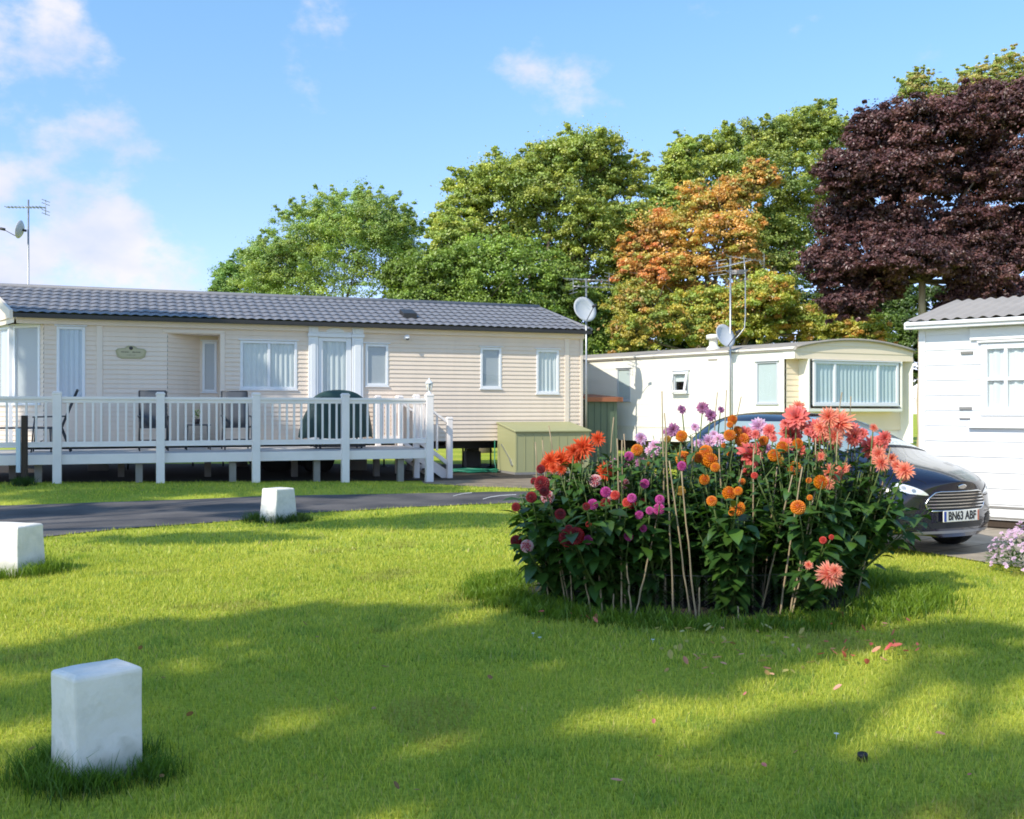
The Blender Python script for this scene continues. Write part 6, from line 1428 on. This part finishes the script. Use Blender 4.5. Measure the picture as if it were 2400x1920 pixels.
# ================================================================ sky, sun, camera
w = bpy.data.worlds.new('World'); scene.world = w; w.use_nodes = True; nt = w.node_tree; nt.nodes.clear()
out = N(nt, 'ShaderNodeOutputWorld'); bg = N(nt, 'ShaderNodeBackground'); bg.inputs['Strength'].default_value = .15
sky = N(nt, 'ShaderNodeTexSky', sky_type='NISHITA'); sky.sun_disc = False; sky.sun_elevation = SUN_EL; sky.sun_rotation = pi/2-SUN_AZ
sky.air_density = 1.0; sky.dust_density = .15; sky.ozone_density = 2.0
tc = N(nt, 'ShaderNodeTexCoord')
def vm(op, a, b=None):
    n = N(nt, 'ShaderNodeVectorMath', operation=op); nt.links.new(a, n.inputs[0])
    if b is not None:
        if hasattr(b, 'links'): nt.links.new(b, n.inputs[1])
        else: n.inputs[1].default_value = b
    return n
def mth(op, a, b=None, clamp=False):
    n = N(nt, 'ShaderNodeMath', operation=op); n.use_clamp = clamp
    for i, q in enumerate((a, b)):
        if q is None: continue
        if hasattr(q, 'links'): nt.links.new(q, n.inputs[i])
        else: n.inputs[i].default_value = q
    return n.outputs[0]
gen = tc.outputs['Generated']
def cloud_centre(px, py, rpx, amt):
    d = Vector(((px-1200)/F, 1, -(py-HY)/F)).normalized(); n = vm('DOT_PRODUCT', gen, d)
    ca = cos(rpx/F); mr = N(nt, 'ShaderNodeMapRange', interpolation_type='SMOOTHSTEP'); mr.inputs[1].default_value = ca; mr.inputs[2].default_value = 1; mr.inputs[4].default_value = amt
    nt.links.new(n.outputs['Value'], mr.inputs[0]); return mr.outputs[0]
mp = N(nt, 'ShaderNodeMapping'); mp.inputs['Scale'].default_value = (1, 1, 1.5); nt.links.new(gen, mp.inputs[0])
n1 = N(nt, 'ShaderNodeTexNoise', i_Scale=9.0, i_Detail=9.0, i_Roughness=.58); nt.links.new(mp.outputs[0], n1.inputs['Vector'])
n2 = N(nt, 'ShaderNodeTexNoise', i_Scale=2.2, i_Detail=5.0); nt.links.new(mp.outputs[0], n2.inputs['Vector'])
bias = None
for q in ((40, 480, 280, .25), (190, 580, 270, .25), (400, 660, 240, .22), (30, 640, 230, .28), (1320, 210, 170, .13), (1250, 140, 120, .10), (30, 50, 210, .20), (740, 30, 150, .16), (-600, 500, 900, .3)):
    o = cloud_centre(*q); bias = o if bias is None else mth('MAXIMUM', bias, o)
for vec, rr_, am_ in (((-.5, -1, .28), 1.0, .15), ((.6, -1, .2), .9, .15), ((1, .1, .2), .5, .15)):    # cloud banks out of view, added to whiten and brighten the ambient light
    d_ = Vector(vec).normalized(); n_ = vm('DOT_PRODUCT', gen, d_); m_ = N(nt, 'ShaderNodeMapRange', interpolation_type='SMOOTHSTEP'); m_.inputs[1].default_value = cos(rr_); m_.inputs[2].default_value = cos(rr_*.35); m_.inputs[4].default_value = am_
    nt.links.new(n_.outputs['Value'], m_.inputs[0]); bias = mth('MAXIMUM', bias, m_.outputs[0])
dens = mth('ADD', mth('ADD', n1.outputs['Fac'], mth('MULTIPLY', n2.outputs['Fac'], .12)), bias)
mr = N(nt, 'ShaderNodeMapRange', interpolation_type='SMOOTHSTEP'); mr.inputs[1].default_value = .68; mr.inputs[2].default_value = .90; mr.inputs[4].default_value = .92; nt.links.new(dens, mr.inputs[0])
cm = N(nt, 'ShaderNodeMix', data_type='RGBA'); cm.inputs[6].default_value = (5.0, 5.4, 6.7, 1); cm.inputs[7].default_value = (6.6, 6.4, 6.7, 1)
mr2 = N(nt, 'ShaderNodeMapRange'); mr2.inputs[1].default_value = .4; mr2.inputs[2].default_value = .62
mp2 = N(nt, 'ShaderNodeMapping'); mp2.inputs['Location'].default_value = (.02, 0, -.03); mp2.inputs['Scale'].default_value = (1, 1, 1.5); nt.links.new(gen, mp2.inputs[0])
n3 = N(nt, 'ShaderNodeTexNoise', i_Scale=10.0, i_Detail=6.0); nt.links.new(mp2.outputs[0], n3.inputs['Vector']); nt.links.new(n3.outputs['Fac'], mr2.inputs[0]); nt.links.new(mr2.outputs[0], cm.inputs[0])
tint = N(nt, 'ShaderNodeMix', data_type='RGBA', blend_type='MULTIPLY'); tint.inputs[0].default_value = 1; 
sp_ = N(nt, 'ShaderNodeSeparateXYZ'); nt.links.new(gen, sp_.inputs[0]); tz = N(nt, 'ShaderNodeMapRange'); tz.inputs[1].default_value = .08; tz.inputs[2].default_value = .36; nt.links.new(sp_.outputs[2], tz.inputs[0])
tm = N(nt, 'ShaderNodeMix', data_type='RGBA'); tm.inputs[6].default_value = (1.22, 1.18, 1.66, 1); tm.inputs[7].default_value = (1.36, 1.66, 1.72, 1); nt.links.new(tz.outputs[0], tm.inputs[0]); nt.links.new(tm.outputs[2], tint.inputs[7])
nt.links.new(sky.outputs[0], tint.inputs[6])
mx = N(nt, 'ShaderNodeMix', data_type='RGBA'); nt.links.new(mr.outputs[0], mx.inputs[0]); nt.links.new(tint.outputs[2], mx.inputs[6]); nt.links.new(cm.outputs[2], mx.inputs[7])
nt.links.new(mx.outputs[2], bg.inputs[0]); nt.links.new(bg.outputs[0], out.inputs[0])
su = bpy.data.lights.new('sun', 'SUN'); su.energy = 5.0; su.angle = radians(.5); su.color = (1, .93, .80)
so = bpy.data.objects.new('sun', su); COL.objects.link(so); so.location = (-20, -20, 30)
so.rotation_euler = Vector((cos(SUN_AZ)*cos(SUN_EL), sin(SUN_AZ)*cos(SUN_EL), sin(SUN_EL))).to_track_quat('Z', 'Y').to_euler()
cd = bpy.data.cameras.new('camera'); cam = bpy.data.objects.new('camera', cd); COL.objects.link(cam); scene.camera = cam
cd.sensor_width = 36; cd.lens = 36*F/2400; cd.clip_end = 2000; cd.clip_start = .05
cam.location = (0, 0, H); cam.rotation_euler = (pi/2+atan2(HY-960, F), 0, 0)
scene.view_settings.view_transform = 'Standard'; scene.view_settings.look = 'None'; scene.view_settings.exposure = 0; scene.view_settings.gamma = 1
scene.render.engine = 'CYCLES'
scene.cycles.filter_width = 1.8; scene.cycles.max_bounces = 8; scene.cycles.transparent_max_bounces = 12
